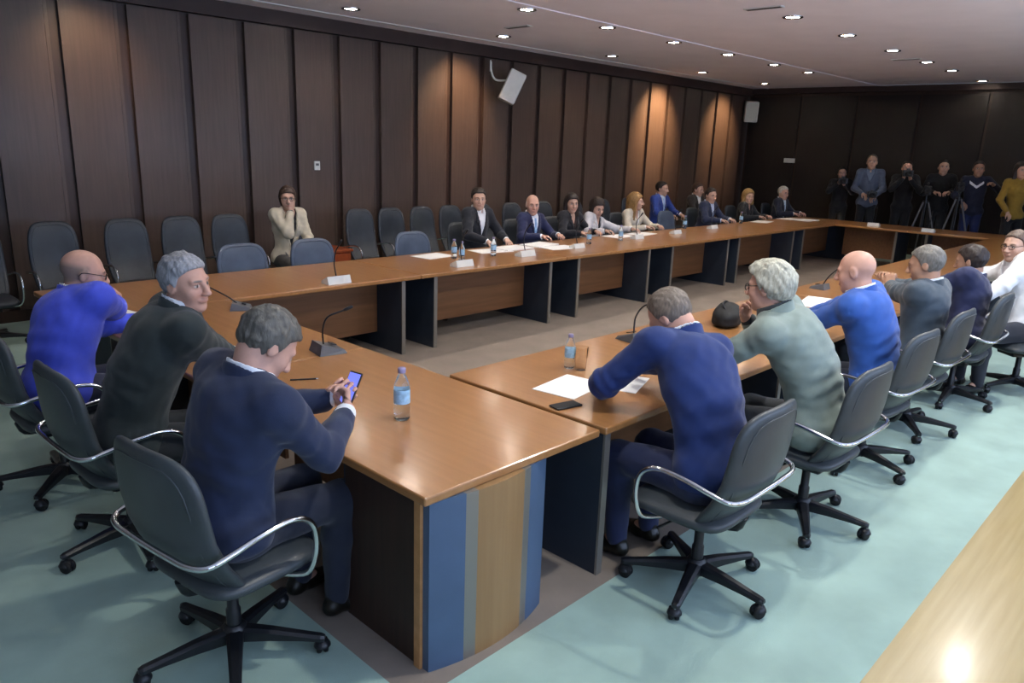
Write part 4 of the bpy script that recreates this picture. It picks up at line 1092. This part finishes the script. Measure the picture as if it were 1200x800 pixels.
p = at_z(508, 300, TZ); sheet(p[0], p[1], TZ, .1, 'white sheet on the wall side table beside the empty chair', .30, .42)
for i, (px, py, lb) in enumerate([(575, 294, 'white papers before the young man in dark suit'), (600, 291, 'spread white papers between the two suited men'), (632, 287, 'white papers before the white haired man'), (655, 290, 'white papers before the woman with dark hair'), (712, 275, 'pinkish white papers before the woman in light blouse'), (735, 272, 'white papers beside the woman in light blouse'), (920, 256, 'white papers before the grey haired man at the far corner'), (945, 258, 'long white papers at the far table corner'), (885, 259, 'white papers before the small blond woman')]):
    p = at_z(px, py, TZ); sheet(p[0], min(p[1], 6.38), TZ, .15*(i % 3-1), lb, .30, .46, .012 if i in (1, 2, 7) else .004)
# black bag on the table beyond the grey green jacket
p = at_z(851, 381, TZ)
t = thing('black_bag', 'soft black bag on the table beyond the grey green jacket', 'bag', (p[0], p[1], TZ), math.radians(20))
f = Field([ell(V3(0, 0, .075), V3(.16, .10, .07), I3, .03), ell(V3(.04, 0, .10), V3(.10, .08, .06), I3, .04), ell(V3(0, 0, .03), V3(.16, .10, .03), I3, .03)], .008)
X, Y, Z = f.grid(); f.v = np.maximum(f.v+wob(X, Y, Z, 50, 2)*.006, .001-Z).astype(np.float32)
P_, F_ = f.mesh(); np_mesh('bag_body', P_, F_, m_rubber, t)
b = MB(); b.tube([(-.09, 0, .125), (-.05, .03, .155), (.04, .03, .168), (.09, 0, .145)], .008, m_black, 8, sub=5); b.build('handle', t)

# ================================================================ ON THE WALLS AND BY THE WALL
def speaker(loc_, rz, tilt, label, s, br=True):
    t = thing('wall_speaker', label, 'loudspeaker', loc_, rz, 'white loudspeakers on the walls')
    R = Ry(tilt)
    b = MB(); b.box((0, 0, 0), (.26*s, .31*s, .48*s), m_white, rot=R, bev=.02); b.build('cabinet', t)
    g = MB(); g.box(R @ Vector((.131*s, 0, 0)), (.008, .27*s, .43*s), m_grille, rot=R, bev=.003); g.build('grille', t)
    if br:
        a = MB(); a.tube([R @ Vector((-.12*s, 0, .05*s)), Vector((-.26*s, .0, .10*s)), Vector((-.33*s, 0, .22*s)), Vector((-.34*s, 0, .36*s))], .016*s, m_white, 10, sub=4); a.box((-.345*s, 0, .30*s), (.02, .09*s, .16*s), m_white, bev=.004); a.build('bracket', t)
p = at_y(600, 102, 8.62); speaker((p[0], p[1], p[2]), math.radians(318), math.radians(24), 'white loudspeaker tilted on a bracket on the panelled wall', 1.0)
p = at_y(898, 133, 8.75); speaker((min(p[0], 17.1), p[1], p[2]), math.radians(215), math.radians(8), 'pale grey loudspeaker high in the far room corner', .95, False)
p = at_y(371, 194, Y1-.03)
t = thing('wall_thermostat', 'small white switch plate on the panelled wall above the woman', 'switch', (p[0], p[1], p[2]))
b = MB(); b.box((0, -.010, 0), (.085, .020, .115), m_white, bev=.006); b.build('plate', t)
b = MB(); b.box((0, -.022, .015), (.045, .006, .03), m_grey, bev=.002); b.build('display', t)
p = at_x(925, 188, X1-.03)
b = MB(); b.box((0, 0, 0), (.03, .26, .10), m_white, bev=.006); o = b.build('door_sign'); o.location = p; tag(o, 'small pale plaque on the dark end wall near the corner', 'sign')
# red brown cabinet between the wall chairs
t = thing('low_cabinet', 'low red brown wooden cabinet between the wall chairs', 'cabinet', (5.33, 8.35, 0))
b = MB(); b.box((0, 0, .30), (.40, .42, .54), m_redwood, bev=.006); b.box((0, 0, .015), (.36, .38, .03), m_black); b.build('cabinet_body', t)
b = MB(); b.box((0, -.01, .585), (.44, .46, .03), m_redwood, bev=.006); b.build('cabinet_top', t)
b = MB(); b.box((0, -.218, .30), (.37, .016, .48), m_redwood, bev=.004); d = b.build('door', t)
b = MB(); b.tube([(.14, -.235, .34), (.14, -.235, .42)], .006, m_chrome, 8); b.build('handle', d)
# cameras and tripods of the press
def camera_body(P, rz, label, s=1.0):
    t = thing('photo_camera', label, 'camera', P, rz, 'press cameras')
    b = MB(); b.box((0, 0, 0), (.07*s, .14*s, .095*s), m_black, bev=.012); b.box((0, 0, .058*s), (.05*s, .05*s, .03*s), m_black, bev=.008); b.build('camera_body', t)
    l = MB(); l.lathe([(.034*s, 0), (.036*s, .05*s), (.040*s, .10*s), (.040*s, .13*s), (.030*s, .13*s), (.0001, .115*s)], m_rubber, 18, (.03*s, 0, 0), Ry(PI/2)); l.build('lens', t)
for px, py, X, lb in ((988, 212, 16.36, 'black camera held by the shortest photographer'), (1064, 203, 16.26, 'black camera raised by the photographer in black'), (1022, 228, 16.12, 'camera held by the photographer in pale blue grey shirt')):
    p = at_x(px, py, X); camera_body(p, math.radians(205), lb, 1.3)
def tripod(px, py, X, label, h):
    p = at_x(px, py, X)
    t = thing('camera_tripod', label, 'tripod', (X, p[1], 0), .4, 'camera tripods')
    for k in range(3):
        a = 2*PI*k/3; l = MB(); l.tube([(math.cos(a)*.05, math.sin(a)*.05, h-.12), (math.cos(a)*.42, math.sin(a)*.42, .012)], [.018, .012], m_grey, 8); l.build('leg', t)
    c = MB(); c.tube([(0, 0, h*.5), (0, 0, h)], .018, m_black, 8); c.lathe([(.05, h-.14), (.05, h-.09)], m_black, 12); c.build('centre_column', t)
    v = thing('video_camera', label.replace('tripod', 'video camera').replace('black camera', 'black'), 'camera', (X, p[1], h), math.radians(195), 'video cameras')
    b = MB(); b.box((0, 0, .10), (.34, .13, .16), m_black, bev=.02); b.box((0, 0, .008), (.10, .07, .016), m_black); b.build('camera_body', v)
    l = MB(); l.lathe([(.05, 0), (.05, .12), (.06, .16), (.045, .16), (.0001, .14)], m_rubber, 16, (.17, 0, .11), Ry(PI/2)); l.build('lens', v)
    q = MB(); q.tube([(-.12, 0, .17), (-.12, 0, .23), (.10, 0, .23), (.10, 0, .17)], .012, m_black, 8, sub=3); q.build('handle', v)
tripod(1122, 240, 15.92, 'black camera tripod in front of the photographer in navy', 1.40)
tripod(1085, 235, 15.98, 'black camera tripod left of the cameraman in black', 1.30)
